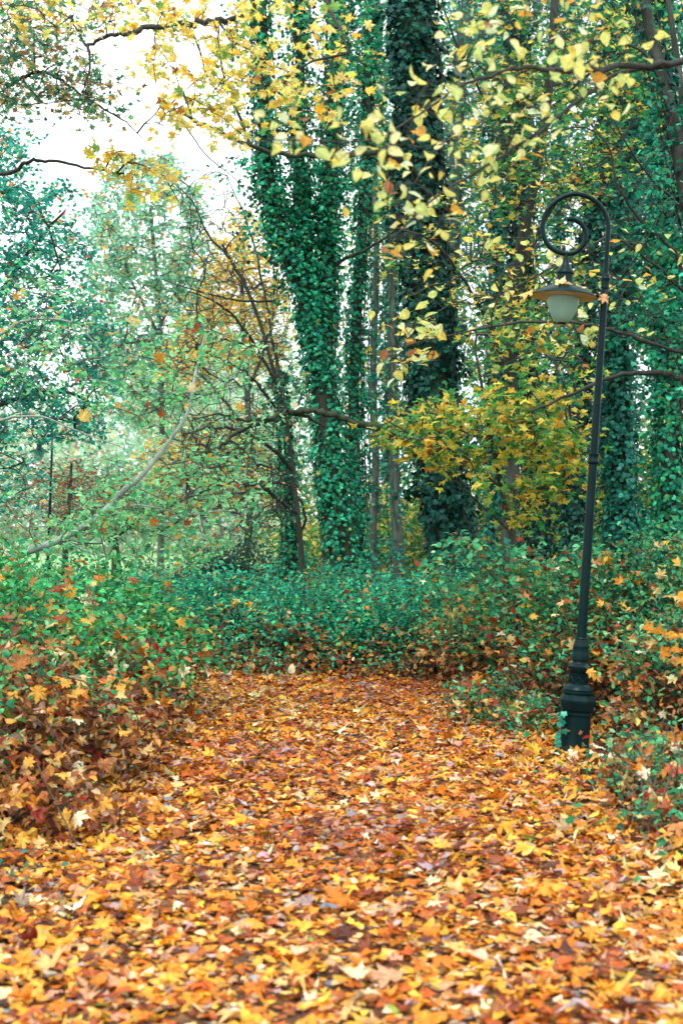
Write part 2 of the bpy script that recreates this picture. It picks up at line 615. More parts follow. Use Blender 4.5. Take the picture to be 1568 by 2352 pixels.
def ivy_on(parent, axes, dens, size, pal, rng, thick=.1, spray=0, spray_len=.3, spray_n=30, gap=.0, singles=0, name='ivy', zmax=20, lo=False):
    """axes: list of (pts, radii): ivy leaves that hug a stem and bushy sprays that stand off it"""
    PO, NO = [], []
    for pts, rad in axes:
        seg = np.linalg.norm(np.diff(pts, axis=0), axis=1)
        L = np.concatenate([[0], np.cumsum(seg)])
        N = int(dens * L[-1] * (np.mean(rad) + thick * .5) * 6.28)
        s = rng.random(N) * L[-1]
        c = np.column_stack([np.interp(s, L, pts[:, k]) for k in range(3)])
        r = np.interp(s, L, rad)
        a = rng.random(N) * 6.283
        ph = rng.random(6) * 6.28
        f = np.sin(2 * a + s * 1.3 + ph[0]) + np.sin(3 * a - s * 2.1 + ph[1]) + .8 * np.sin(s * 3.7 + ph[2]) + .7 * np.sin(5 * a + s * 5.3 + ph[3])
        ok = (f + rng.normal(0, .5, N)) > (-3.5 + gap)
        c, r, a, f, s = c[ok], r[ok], a[ok], f[ok], s[ok]
        rd = np.column_stack([np.cos(a), np.sin(a), np.zeros(len(a))])
        off = r + .02 + thick * rng.random(len(a)) ** 1.3 * (1 + .35 * np.clip(f, -1.5, 2))
        PO.append(c + rd * off[:, None] + np.array([0, 0, 1]) * rng.normal(0, .02, len(a))[:, None])
        NO.append(rd * .9 + UPV * .45 + rng.normal(0, .35, rd.shape))
        if spray:
            K = int(spray * L[-1])
            s = rng.random(K) * L[-1]
            c = np.column_stack([np.interp(s, L, pts[:, k]) for k in range(3)])
            r = np.interp(s, L, rad)
            a = rng.random(K) * 6.283
            rd = np.column_stack([np.cos(a), np.sin(a), rng.normal(.1, .25, K)])
            ctr = c + rd * (r + spray_len * rng.random(K) ** .8)[:, None]
            m = np.repeat(np.arange(K), spray_n)
            q = ctr[m] + rng.normal(0, 1, (len(m), 3)) * np.array([.42, .42, .36]) * spray_len * .75
            PO.append(q)
            NO.append(rd[m] * .5 + UPV * .6 + rng.normal(0, .5, (len(m), 3)))
    vines = []
    for pts, rad in axes:
        for _ in range(5 if thick else 0):
            a = rng.uniform(0, 6.28) + np.cumsum(rng.normal(0, .16, len(pts)))
            q = pts + np.column_stack([np.cos(a), np.sin(a), 0 * a]) * (rad + .02 + thick * rng.uniform(.1, .8))[:, None]
            i0 = rng.integers(0, max(1, len(q) // 3))
            vines.append((q[i0:], np.full(len(q) - i0, rng.uniform(.004, .011))))
    tube_obj('vine_stems', vines, 4, M_TWIG, parent, kind='stuff')
    pos = np.vstack(PO); nr = np.vstack(NO)
    ok = (pos[:, 2] > .03) & (pos[:, 2] < zmax)
    pos, nr = pos[ok], nr[ok]
    N = len(pos)
    hint = np.tile([0, 0, -1.0], (N, 1))
    foliage(name, pos, nr, hint, rng.uniform(size[0], size[1], N), pal, T_IVY_LO if lo else T_IVY, 'ivylo' if lo else 'ivy', M_IVY, parent, rng, .45, .22, singles)


def stem_axis(uv, Y, r0, r1, n=7):
    pts = smooth(PL(uv, Y), n)
    return pts, np.linspace(r0, r1, len(pts))



# ------------------------------------------------------------------ the setting: ground, meadow, path
def grid_sheet(name, x0, x1, y0, y1, nx, ny, z, mat, bump=0.0):
    xs, ys = np.linspace(x0, x1, nx), np.linspace(y0, y1, ny)
    X, Y = np.meshgrid(xs, ys)
    Z = np.full_like(X, z) + bump * (np.sin(X * 1.7 + Y * .6) + np.sin(Y * 1.3 - X * .8 + 1))
    V = np.stack([X, Y, Z], -1).reshape(-1, 3)
    i = np.arange(ny - 1)[:, None] * nx
    j = np.arange(nx - 1)[None, :]
    F = np.stack([i + j, i + j + 1, i + nx + j + 1, i + nx + j], -1).reshape(-1, 4)
    o = put(name, make_mesh(name, V, [F], mat, smooth_shade=True), None, 'structure')
    return o


ground = grid_sheet('ground', -400, 400, -60, 600, 61, 61, 0.0, M_GROUND)
ground['label'] = 'dark leaf-covered woodland floor under the shrubs and trees'
meadow = grid_sheet('meadow', -70, 60, 30, 120, 20, 20, 0.02, M_MEADOW)
meadow['label'] = 'pale sunlit grass clearing seen through the trees behind the bushes'


def path_centre(y):
    return np.where(y < 11, 0.0, -0.045 * np.maximum(0, y - 11) ** 2.1)


ys = np.linspace(-4, 18, 45)
cx = path_centre(ys)
wl = 1.3 + .08 * np.sin(ys * 1.9)
rows = np.linspace(-1, 1, 9)
PV = np.stack([cx[:, None] + rows[None] * wl[:, None], np.repeat(ys[:, None], 9, 1), .006 + .02 * (1 - rows[None] ** 2) + 0 * ys[:, None]], -1).reshape(-1, 3)
i = np.arange(44)[:, None] * 9; j = np.arange(8)[None]
path = put('path', make_mesh('path', PV, [np.stack([i + j, i + j + 1, i + 10 + j, i + 9 + j], -1).reshape(-1, 4)], M_PATH, smooth_shade=True), None, 'structure')
path['label'] = 'footpath buried under orange fallen maple leaves, bending left at the far end'

# palettes (weight, linear colour)
PAL_LITTER = [(24, (.58, .17, .012)), (20, (.66, .28, .022)), (15, (.72, .39, .045)), (10, (.66, .38, .14)), (7, (.75, .60, .36)), (15, (.40, .09, .014)), (11, (.20, .04, .012)), (9, (.54, .29, .16)), (3.2, (.36, .25, .25)), (5.5, (.10, .026, .016)), (2, (.56, .42, .36)), (1, (.17, .20, .25)), (.5, (.25, .32, .05))]
PAL_EDGE = [(20, (.62, .27, .022)), (20, (.70, .38, .045)), (12, (.50, .16, .014)), (8, (.72, .52, .2)), (6, (.74, .62, .40)), (8, (.28, .07, .02)), (6, (.14, .035, .015)), (3, (.4, .25, .2)), (2, (.2, .3, .06))]
PAL_BROWN = [(10, (.20, .07, .025)), (8, (.32, .12, .035)), (8, (.10, .035, .018)), (6, (.42, .20, .06)), (5, (.58, .28, .05)), (3, (.55, .42, .27)), (2, (.26, .03, .02)), (3, (.28, .2, .14))]
PAL_CAUGHT = [(8, (.62, .33, .05)), (6, (.50, .18, .02)), (5, (.62, .44, .18)), (1.6, (.68, .58, .40)), (6, (.26, .06, .02)), (1.6, (.26, .03, .015)), (6, (.40, .16, .05))]
PAL_HEDGE = [(2.5, (0.138, 0.299, 0.1035)), (4, (0.0115, 0.1035, 0.0633)), (10, (0.0289, 0.378, 0.2205)), (8, (0.0192, 0.2598, 0.1815)), (7, (0.056, 0.4961, 0.2592)), (4, (0.112, 0.6142, 0.2592)), (4, (0.0128, 0.1417, 0.1166)), (1.2, (0.4801, 0.7086, 0.2075)), (0.8, (0.448, 0.2835, 0.1037))]
PAL_LBUSH = [(4, (.13, .27, .06)), (3, (.03, .13, .05)), (10, (0.0396, 0.3349, 0.1267)), (8, (0.0726, 0.4353, 0.1436)), (6, (0.0198, 0.2009, 0.1014)), (4, (0.132, 0.5525, 0.2029)), (2, (0.2244, 0.6363, 0.3043)), (1.2, (0.5544, 0.5023, 0.1014)), (1.6, (0.3564, 0.1508, 0.0507))]
PAL_RBUSH = [(4, (.14, .26, .07)), (4, (.015, .09, .05)), (10, (0.0404, 0.285, 0.1346)), (8, (0.0693, 0.375, 0.1644)), (6, (0.0139, 0.15, 0.0972)), (4, (0.1386, 0.48, 0.2242)), (2, (0.3465, 0.6, 0.3289)), (2, (0.5198, 0.42, 0.0897)), (3, (0.2772, 0.0976, 0.0448)), (1, (0.3003, 0.03, 0.0224))]
PAL_IVY = [(1.5, (.07, .26, .06)), (4, (.004, .05, .035)), (10, (0.013, 0.2184, 0.1127)), (8, (0.0208, 0.3015, 0.1597)), (6, (0.0078, 0.1455, 0.0922)), (3, (0.039, 0.4158, 0.2252)), (0.25, (0.39, 0.4158, 0.1024))]
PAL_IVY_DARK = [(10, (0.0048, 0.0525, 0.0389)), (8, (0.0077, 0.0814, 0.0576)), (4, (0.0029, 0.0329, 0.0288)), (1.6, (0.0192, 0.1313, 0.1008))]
PAL_IVY_FAR = [(10, (0.0168, 0.1782, 0.1304)), (8, (0.03, 0.243, 0.174)), (6, (0.0096, 0.1216, 0.0958)), (2, (0.072, 0.3402, 0.2436))]
PAL_YELLOW = [(10, (.80, .58, .10)), (10, (.82, .66, .22)), (3, (.74, .44, .05)), (6, (.66, .64, .20)), (5, (.20, .38, .10)), (1.2, (.34, .14, .04))]
PAL_MIDMAPLE = [(9, (.62, .44, .05)), (9, (.66, .52, .10)), (2.5, (.52, .26, .03)), (12, (.14, .32, .07)), (12, (.045, .23, .075)), (8, (.36, .44, .10)), (1, (.25, .07, .02))]
PAL_LINDEN = [(10, (.60, .58, .17)), (8, (.66, .64, .30)), (5, (.62, .48, .09)), (8, (.46, .54, .18)), (4, (.60, .68, .42)), (1.5, (.55, .28, .05)), (.8, (.30, .12, .05))]
PAL_FIELD = [(10, (.05, .23, .06)), (8, (.10, .31, .07)), (9, (.022, .15, .07)), (6, (.52, .47, .09)), (4, (.60, .42, .06)), (3, (.55, .58, .22)), (1, (.4, .16, .03))]
PAL_LEFT = [(10, (0.0356, 0.3266, 0.2372)), (9, (0.0237, 0.2512, 0.2091)), (6, (0.069, 0.4772, 0.2511)), (5, (0.0395, 0.3767, 0.3347)), (2, (0.1973, 0.7033, 0.279)), (1.2, (0.7498, 0.4018, 0.1116)), (0.6, (0.592, 0.1256, 0.0838))]
PAL_TOPLEFT = [(9, (.08, .26, .15)), (7, (.14, .34, .16)), (4, (.48, .28, .12)), (5, (.60, .44, .16)), (1.5, (.26, .13, .08)), (5, (.04, .17, .11))]
PAL_LIME = [(9, (.15, .50, .20)), (8, (.25, .60, .28)), (6, (.07, .36, .16)), (4, (.40, .66, .38)), (1.2, (.60, .34, .06)), (.6, (.36, .08, .03))]
PAL_PALE_HAZE = [(10, (.20, .52, .36)), (9, (.32, .62, .42)), (7, (.12, .40, .29)), (3, (.66, .46, .22)), (2, (.60, .34, .15)), (2, (.60, .60, .24))]  # leaf greens lightened, partly as painted-in haze of the distance
PAL_ORANGE = [(10, (0.7935, 0.51, 0.1008)), (8, (0.8, 0.63, 0.2016)), (6, (0.6612, 0.33, 0.072)), (3, (0.529, 0.54, 0.2016)), (2, (0.2645, 0.45, 0.2016))]
PAL_RUST = [(8, (.34, .14, .06)), (6, (.24, .08, .045)), (5, (.42, .22, .11)), (5, (.08, .16, .10)), (3, (.3, .06, .04))]
PAL_FARWOOD = [(9, (.05, .22, .15)), (8, (.09, .30, .20)), (8, (.025, .14, .10)), (3, (.16, .38, .20)), (2.2, (.48, .46, .14)), (1.5, (.52, .38, .10))]
PAL_FARLEFT_HAZE = [(8, (.42, .60, .46)), (7, (.30, .50, .40)), (5, (.55, .66, .45)), (3, (.62, .52, .32)), (1.5, (.5, .3, .2))]  # distance haze painted into the leaf colours, paler than real foliage
PAL_YEW = [(8, (.006, .04, .028)), (6, (.010, .065, .045)), (4, (.003, .022, .017)), (1.2, (.04, .14, .09))]

# ------------------------------------------------------------------ fallen leaves
rng = np.random.default_rng(21)


def litter(name, parent, N, xr, yr, pal, size, tilt, zr, tm, key, singles=0, dens=None, seed=0, mat=M_LITTER):
    r = np.random.default_rng(seed)
    # near rows get as many as far ones, per area
    x = r.uniform(xr[0], xr[1], N); y = r.uniform(yr[0], yr[1], N)
    if dens is not None:
        k = r.random(N) < dens(x, y)
        x, y = x[k], y[k]
    N = len(x)
    z = r.uniform(zr[0], zr[1], N)
    pos = np.column_stack([x, y, z])
    sz = r.uniform(size[0], size[1], N) * r.lognormal(0, .12, N)
    nr = up_normals(N, r, tilt)
    flip = r.random(N) < .5
    nr[flip] *= -1
    return foliage(name, pos, nr, r.normal(0, 1, (N, 3)), sz, pal, tm, key, mat, parent, r, 0, .2, singles)


on_path = lambda x, y: np.clip(1.25 - np.maximum(0, np.abs(x - path_centre(y)) - 1.0) * 1.6, 0, 1)
off_path = lambda x, y: np.clip((np.abs(x - path_centre(y)) - .75) * 1.6, 0, 1)
in_view = lambda x, y: (np.abs(x) < .245 * y + 1.3)
litter('leaf_litter', path, 62000, (-2.2, 2.2), (3.7, 16.5), PAL_LITTER, (.036, .08), .13, (.02, .05), T_BITS, 'bits', 0, lambda x, y: on_path(x, y) * in_view(x, y), 1)
litter('leaf_litter', path, 10500, (-2.2, 2.2), (3.7, 16.5), PAL_LITTER, (.055, .13), .19, (.035, .075), T_MIXED, 'mixed', 300, lambda x, y: on_path(x, y) * in_view(x, y), 2)
litter('leaf_litter', ground, 15000, (-4.5, 4.5), (3.7, 16.5), PAL_EDGE, (.06, .12), .36, (.02, .065), T_MIXED, 'mixed', 200, lambda x, y: off_path(x, y) * in_view(x, y), 3)
litter('leaf_litter', ground, 14000, (-7, 7), (3.7, 22), PAL_BROWN, (.06, .12), .4, (.01, .05), T_MAPLE_LO, 'maplelo', 0, lambda x, y: off_path(x, y) * in_view(x, y), 4)
# trodden russet drifts down the middle of the path
PAL_DRIFT = [(10, (.36, .075, .014)), (8, (.22, .045, .014)), (5, (.30, .16, .15)), (6, (.50, .14, .015)), (4, (.10, .028, .02)), (3, (.46, .25, .16)), (2, (.30, .22, .25))]
drift = lambda x, y: np.clip((np.sin(x * 2.3 + y * .9 + 1) + np.sin(y * 2.1 - x * 1.7) + .6 * np.sin(y * 4.7 + x * 3.1)) * .8 - .1, 0, 1) * np.exp(-(x / .75) ** 2) * in_view(x, y)
litter('leaf_litter', path, 14000, (-1.6, 1.6), (3.7, 15), PAL_DRIFT, (.045, .1), .12, (.06, .085), T_CRUMPLE + T_BITS, 'drift', 0, drift, 12)
# small broken twigs lying among the leaves on the path
rt = np.random.default_rng(31)
for k in range(16):
    yy = rt.uniform(4.4, 11)
    c0 = np.array([rt.uniform(-.24, .24) * min(yy, 6.5), yy, .085])
    dr = rt.uniform(-.5, .5)
    L = rt.uniform(.06, .2)
    dv = np.array([math.cos(dr), math.sin(dr), 0]) * L
    tube_obj('twig', [(smooth(np.array([c0 - dv, c0 + rt.normal(0, .012, 3), c0 + dv + np.array([0, 0, rt.uniform(-.02, .02)])]), 4), np.linspace(.0045, .002, 9))], 5, M_STEM, path)
# low ivy and seedlings along both verges
r5 = np.random.default_rng(5)


def ground_cover(N, xr, yr, pal, size, zr, dens, seed, label):
    r = np.random.default_rng(seed)
    x = r.uniform(*xr, N); y = r.uniform(*yr, N)
    # patches
    f = np.sin(x * 3.1 + y * 1.7) + np.sin(x * 1.3 - y * 2.9 + 2) + np.sin(y * 4.3 + x * 5.1)
    k = (r.random(N) < dens(x, y)) & (f + r.normal(0, .7, N) > -.3)
    x, y, f = x[k], y[k], f[k]
    z = zr[0] + (zr[1] - zr[0]) * r.random(len(x)) ** 1.6 * (.5 + .4 * np.clip(f, 0, 2))
    o = foliage('ground_cover', np.column_stack([x, y, z]), up_normals(len(x), r, .5), r.normal(0, 1, (len(x), 3)), r.uniform(*size, len(x)), pal, T_IVY_LO, 'ivylo', M_SHRUB, None, r, 0, .2)
    o['label'] = label
    o['category'] = 'ground cover'


ground_cover(3600, (-3.4, -1.05), (5.4, 13.5), PAL_IVY_FAR, (.03, .065), (.05, .16), lambda x, y: np.clip((-x - 1.0) * .9, 0, 1), 6, 'low teal ivy leaves creeping along the left edge of the leafy path')
ground_cover(3400, (1.0, 4.2), (5.8, 13.5), PAL_RBUSH, (.03, .075), (.05, .24), lambda x, y: np.clip((x - 1.0) * .9, 0, 1), 7, 'low green seedlings among fallen leaves around the lamp post foot')
ground_cover(24000, (-9, 9), (15.2, 36), PAL_HEDGE, (.05, .11), (.03, .35), lambda x, y: in_view(x, y) * 1.0, 8, 'green undergrowth carpeting the wood floor between the ivy trunks')

# ------------------------------------------------------------------ lamp posts
lamp_shift = .022
HOOK = np.array([(-.023, 3.287), (-.024, 3.406), (-.026, 3.526), (-.027, 3.631), (-.052, 3.709), (-.099, 3.771), (-.167, 3.816), (-.243, 3.833), (-.312, 3.823), (-.379, 3.786),
                 (-.44, 3.722), (-.469, 3.646), (-.472, 3.576), (-.45, 3.507), (-.406, 3.455), (-.35, 3.429), (-.289, 3.422), (-.236, 3.439), (-.196, 3.48), (-.177, 3.531),
                 (-.179, 3.58), (-.203, 3.624), (-.24, 3.651), (-.276, 3.661), (-.31, 3.656)])


def lamp_post(label, loc, lean, scale=1.0):
    root = thing('lamp_post', label, 'street lamp', loc)
    root.rotation_euler = (0, math.radians(lean), math.radians(0))
    root.scale = (scale,) * 3

    def part(name, prof, sides=28, mat=M_IRON, center=(0, 0), flat=False, parent=None, rot=0.0):
        V, F = lathe(prof, sides, center, rot)
        n = len(prof)
        caps = []
        if prof[0][0] > .001:
            caps.append(np.arange(sides)[::-1][None])
        if prof[-1][0] > .001:
            caps.append((np.arange(sides) + (n - 1) * sides)[None])
        me = make_mesh(name, V, [F] + caps, mat, smooth_shade=not flat)
        o = put(name, me, parent or root)
        if not flat:
            md = o.modifiers.new('edges', 'EDGE_SPLIT'); md.split_angle = math.radians(38)
        return o
    part('base', [(.118, 0), (.118, .035), (.106, .05), (.100, .07), (.098, .18), (.098, .295), (.107, .300), (.107, .312), (.099, .318)], 28)
    part('plinth_collar', [(.099, .318), (.112, .335), (.128, .385), (.128, .400), (.104, .435), (.104, .440)], 8, flat=True, rot=math.pi / 8)
    part('ring', [(.098, .440), (.108, .446), (.108, .456), (.098, .462), (.104, .468), (.100, .478), (.085, .495), (.070, .507)], 28)
    band = part('ornament_band', [(.066, .507), (.066, .568), (.070, .574), (.070, .580)], 28)
    # scrolls in relief round the band
    pol = []
    for k in range(8):
        a0 = k * math.pi / 4
        t = np.linspace(0, 1, 12)
        ang = a0 + (t - .5) * .62
        z = .537 + .018 * np.sin(t * 2 * np.pi)
        pol.append((np.column_stack([.068 * np.cos(ang), .068 * np.sin(ang), z]), np.full(12, .006) * np.sin(np.clip(t, .05, .95) * np.pi) ** .5))
    V, F = tube_arrays(pol, 6)
    put('scroll_relief', make_mesh('scroll_relief', V, [F], M_IRON, smooth_shade=True), band)
    part('flared_ring', [(.060, .580), (.072, .592), (.080, .615), (.080, .625), (.060, .642), (.052, .650), (.050, .662)], 28)
    part('bell_collar', [(.050, .662), (.061, .668), (.061, .690), (.058, .712), (.057, .716), (.053, .755), (.055, .760), (.053, .768), (.041, .808), (.044, .814), (.040, .822)], 28)
    part('shaft', [(.034, .82), (.0325, 1.2), (.030, 2.03)], 24)
    part('joint_ring', [(.030, 2.00), (.040, 2.012), (.041, 2.022), (.036, 2.030), (.034, 2.062), (.037, 2.068), (.036, 2.076), (.026, 2.082)], 24)
    part('upper_shaft', [(.0265, 2.08), (.0245, 2.6), (.0235, 3.2)], 24)
    part('joint_ring', [(.024, 3.20), (.030, 3.205), (.030, 3.215), (.027, 3.222), (.032, 3.262), (.034, 3.27), (.030, 3.276), (.028, 3.295), (.017, 3.30)], 24)
    h = np.column_stack([HOOK[:, 0] + lamp_shift, np.zeros(len(HOOK)), HOOK[:, 1]])
    h = smooth(h, 5)
    V, F = tube_arrays([(h, np.full(len(h), .0165))], 14)
    n = len(V)
    put('hook', make_mesh('hook', V, [F, np.arange(14)[None], np.arange(n - 14, n)[None]], M_IRON, smooth_shade=True), root)
    hc = (-.299 + lamp_shift, 0)
    part('neck', [(.014, 3.425), (.015, 3.40), (.019, 3.385), (.022, 3.36), (.036, 3.335), (.050, 3.315), (.061, 3.300), (.065, 3.290), (.063, 3.283), (.057, 3.280)], 28, center=hc)
    part('housing', [(.057, 3.280), (.058, 3.255), (.063, 3.232), (.075, 3.212), (.088, 3.202), (.10, 3.196)], 28, center=hc)
    sh = part('shade', [(.085, 3.205), (.13, 3.190), (.18, 3.165), (.218, 3.138), (.222, 3.132), (.222, 3.127)], 48, center=hc)
    part('shade_lining', [(.221, 3.126), (.214, 3.132), (.178, 3.158), (.13, 3.182), (.05, 3.196), (.001, 3.197)], 48, M_CREAM, center=hc, parent=sh)
    part('globe', [(.10, 3.178), (.108, 3.16), (.110, 3.13), (.1075, 3.095), (.100, 3.055), (.087, 3.015), (.068, 2.98), (.048, 2.958), (.033, 2.95)], 36, M_GLASS, center=hc)
    part('globe_cap', [(.034, 2.952), (.034, 2.946), (.026, 2.941), (.001, 2.940)], 20, center=hc)
    return root


LAMP = np.array([1.574, 9.68, 0.0])
lamp = lamp_post('tall dark green iron lamp post with curled hook at the right of the path', LAMP, 3.9)
d = P(108, 1450, 31.0)
lamp_post('small distant dark lamp post among the trees behind the left bushes', (d[0], 31.0, 0.0), 2.0)


def lone_leaf(label, pos, nrm, hint, size, color, tm=T_MAPLE, key='maple', ti=0, mat=M_LITTER, group=None):
    r = np.random.default_rng(int(abs(pos[0]) * 1000) + ti)
    x, y, n = frames(np.array([nrm], float), np.array([hint], float), r)
    o = bpy.data.objects.new('fallen_leaf', single_mesh(key, tm, ti, color, mat))
    COL.objects.link(o)
    x, y, n, s = x[0], y[0], n[0], size
    o.matrix_basis = Matrix(((x[0] * s, y[0] * s, n[0] * s, pos[0]), (x[1] * s, y[1] * s, n[1] * s, pos[1]), (x[2] * s, y[2] * s, n[2] * s, pos[2]), (0, 0, 0, 1)))
    o['label'] = label
    o['category'] = 'leaf'
    if group:
        o['group'] = group
    return o


def lamp_point(x, y, z):
    t = math.radians(3.9)
    return LAMP + np.array([x * math.cos(t) + z * math.sin(t), y, -x * math.sin(t) + z * math.cos(t)])


hx = -.277
G = 'leaves caught on the lamp post'
lone_leaf('pale yellow leaf lying at the left rim of the lamp shade', lamp_point(hx - .20, -.06, 3.160), (-.45, -.3, 1), (-1, .1, 0), .13, (.66, .42, .13), ti=1, group=G)
lone_leaf('cream leaf lying across the front of the lamp shade', lamp_point(hx - .10, -.12, 3.182), (-.2, -.5, 1), (1, .1, 0), .14, (.70, .52, .24), ti=2, group=G)
lone_leaf('small pale leaf lying on the right slope of the lamp shade', lamp_point(hx + .06, -.09, 3.193), (.3, -.4, 1), (1, .3, 0), .09, (.68, .56, .3), ti=3, group=G)
lone_leaf('orange brown leaf lying behind the housing on the lamp shade', lamp_point(hx + .10, .04, 3.196), (.3, .1, 1), (1, .2, 0), .09, (.5, .22, .05), ti=4, group=G)
lone_leaf('curled peach leaf stuck to the pole beside the lamp shade', lamp_point(.0, -.045, 3.17), (-.1, -1, .2), (-.3, 0, -1), .085, (.62, .34, .16), ti=1, group=G)
lone_leaf('yellow leaf resting on the flared ring low on the lamp post', lamp_point(.035, -.085, .625), (.2, -1, .5), (.6, 0, -1), .085, (.66, .36, .06), ti=2, group=G)
lone_leaf('small brown leaf stuck to the front of the lamp base', lamp_point(.015, -.102, .17), (0, -1, .05), (.2, 0, 1), .04, (.4, .14, .06), ti=0, group=G)
lone_leaf('white maple leaf on the ground just right of the lamp foot', LAMP + np.array([.14, -.30, .05]), (.1, -.75, .8), (-.2, .2, 1), .13, (.80, .74, .58), ti=0)
lone_leaf('orange maple leaf propped against the lamp foot', LAMP + np.array([-.01, -.22, .02]), (0, -.9, .55), (.1, .2, 1), .12, (.62, .25, .03), ti=2)
lone_leaf('cream leaf standing between the yellow leaf and the lamp foot', LAMP + np.array([-.10, -.25, .04]), (.2, -.8, .6), (.9, .1, .5), .12, (.72, .60, .42), ti=4)
lone_leaf('large yellow maple leaf standing at the far left of the lamp foot', LAMP + np.array([-.24, -.2, .05]), (-.1, -.8, .6), (-.6, .1, .6), .15, (.68, .38, .04), ti=5)
lone_leaf('pale round leaf standing upright at the far end of the path', (-.5, 14.2, .09), (0, -1, .1), (.1, 0, 1), .11, (.72, .60, .38), T_OVATE, 'ovate', 0)
# ivy sprig climbing the lamp base
sprig = thing('ivy_sprig', 'short ivy sprig climbing the left side of the lamp base', 'ivy', LAMP + np.array([-.1, -.06, 0]))
rs = np.random.default_rng(9)
ax = np.array([LAMP + np.array([-.13, -.04, .0]), LAMP + np.array([-.115, -.05, .12]), LAMP + np.array([-.105, -.055, .22]), LAMP + np.array([-.09, -.07, .33])])
tube_obj('stem', [(smooth(ax, 4), np.linspace(.004, .002, 13))], 5, M_STEM, sprig)
for k in range(15):
    q = smooth(ax, 4)[min(12, k)] + rs.normal(0, .014, 3) + np.array([0, -.012, 0])
    q[1] -= .01
    foliage('leaf', q[None], np.array([[-.4, -.9, .4]]) + rs.normal(0, .25, (1, 3)), np.array([[0, 0, -1.]]) + rs.normal(0, .4, (1, 3)), .055, PAL_IVY_FAR, T_IVY, 'ivy', M_IVY, sprig, rs, 0, kind=None)

# ------------------------------------------------------------------ trees
def tree(name, label, trunks, limbs=(), crowns=(), ivy=None, bark=M_BARK, twig=M_TWIG, cat='tree', group=None, seed=0, rough=.07, sides=12, twig_r=.005, limb_mat=None, base=None, twig_sides=4):
    """trunks / limbs: (pixels or points, distance, r0, r1)"""
    r = np.random.default_rng(seed)

    def axis(t):
        if t[1] is None:
            pts = smooth(np.array(t[0], float), 6)
        else:
            pts = smooth(PL(t[0], t[1]), 6)
        return pts, np.linspace(t[2], t[3], len(pts))
    ax = [axis(t) for t in trunks]
    lx = [axis(t) for t in limbs]
    b = np.array(base if base is not None else ax[0][0][0], float)
    b = np.array([b[0], b[1], 0.0])
    root = thing(name, label, cat, b, group)
    for k, (p, rd) in enumerate(ax):
        if p[0][2] < .6 and k == 0:
            rd = rd.copy()
            zz = p[:, 2]
            rd *= 1 + .5 * np.exp(-np.maximum(zz, 0) / .25)
            # run it into the ground
            p = np.vstack([[p[0][0], p[0][1], -.2], p]); rd = np.concatenate([[rd[0] * 1.1], rd])
        tube_obj('trunk', [(p, rd)], sides, bark, root, rough)
    for p, rd in lx:
        wob = r.normal(0, 1, p.shape) * np.minimum(.012, rd * .45)[:, None] * np.minimum(1, np.arange(len(p)) / 4)[:, None]
        tube_obj('branch', [(p + wob, rd)], 8, limb_mat or bark, root, rough)
    if ivy:
        sel = ivy.pop('axes', None)
        every = ax + lx
        axes = [every[i] for i in sel] if sel is not None else ax
        ivy_on(root, axes, rng=r, **ivy)
    nodes0 = np.vstack([p for p, _ in ax + lx])
    polys, fine = [], []
    for c in crowns:
        tg = c['targets'] if 'targets' in c else region(c['poly'], c['Y'], c['k'], r)
        n0 = nodes0
        if c.get('only_limbs'):
            n0 = np.vstack([p for p, _ in lx])
        polys += colonize(n0, tg, r, twig_r * c.get('tw', 1.0), c.get('step', .3), c.get('up', .5), c.get('bulge', .1))
        rt = twig_r * c.get('tw', 1.0)
        fine += [(p, [rt * .6, rt * .45, rt * .3]) for p, _ in crown(root, tg, c, r)]
    if polys:
        V1, F1 = tube_arrays(polys, twig_sides)
        V2, F2 = tube_arrays(fine, 3)
        put('twigs', make_mesh('twigs', np.vstack([V1, V2]) - loc_of(root), [F1, F2 + len(V1)], twig, smooth_shade=True), root, 'stuff')
    return root


# --- the ivy trees in the middle
tree('ivy_tree', 'three-stemmed leaning tree wrapped in bright green ivy left of the dark trunk',
     [([(800, 1476), (795, 1400), (780, 1250), (764, 1100), (748, 950), (738, 860), (722, 760), (712, 690)], 19, .17, .14),
      ([(722, 760), (690, 650), (655, 570), (628, 480), (612, 380), (606, 250), (600, 100), (590, -150)], [19, 18.9, 18.8, 18.7, 18.7, 18.6, 18.6, 18.5], .12, .07),
      ([(718, 720), (705, 620), (700, 520), (690, 400), (680, 280), (690, 120), (690, -150)], [19, 19.1, 19.2, 19.3, 19.3, 19.4, 19.5], .11, .06),
      ([(735, 850), (752, 720), (752, 600), (758, 450), (766, 300), (775, 120), (790, -150)], [19, 19.1, 19.1, 19.1, 19.2, 19.2, 19.2], .12, .085)],
     [([(735, 660), (770, 610), (860, 560), (905, 530)], [19.1, 19, 18.6, 18.4], .03, .015)],
     ivy=dict(axes=[0, 1, 2, 3], dens=700, size=(.035, .092), pal=PAL_IVY, thick=.095, spray=6, spray_len=.28, spray_n=22, gap=1.7, singles=260), bark=M_BARK_GREEN, seed=1,
     crowns=[dict(poly=[(570, -40), (880, -40), (860, 180), (800, 300), (570, 330)], Y=(17.5, 20.5), k=90, n=24, sigma=.2, size=(.06, .10), pal=PAL_IVY + [(8, (.07, .28, .08)), (5, (.45, .46, .1))], tmpl=TM['maple_lo'])])
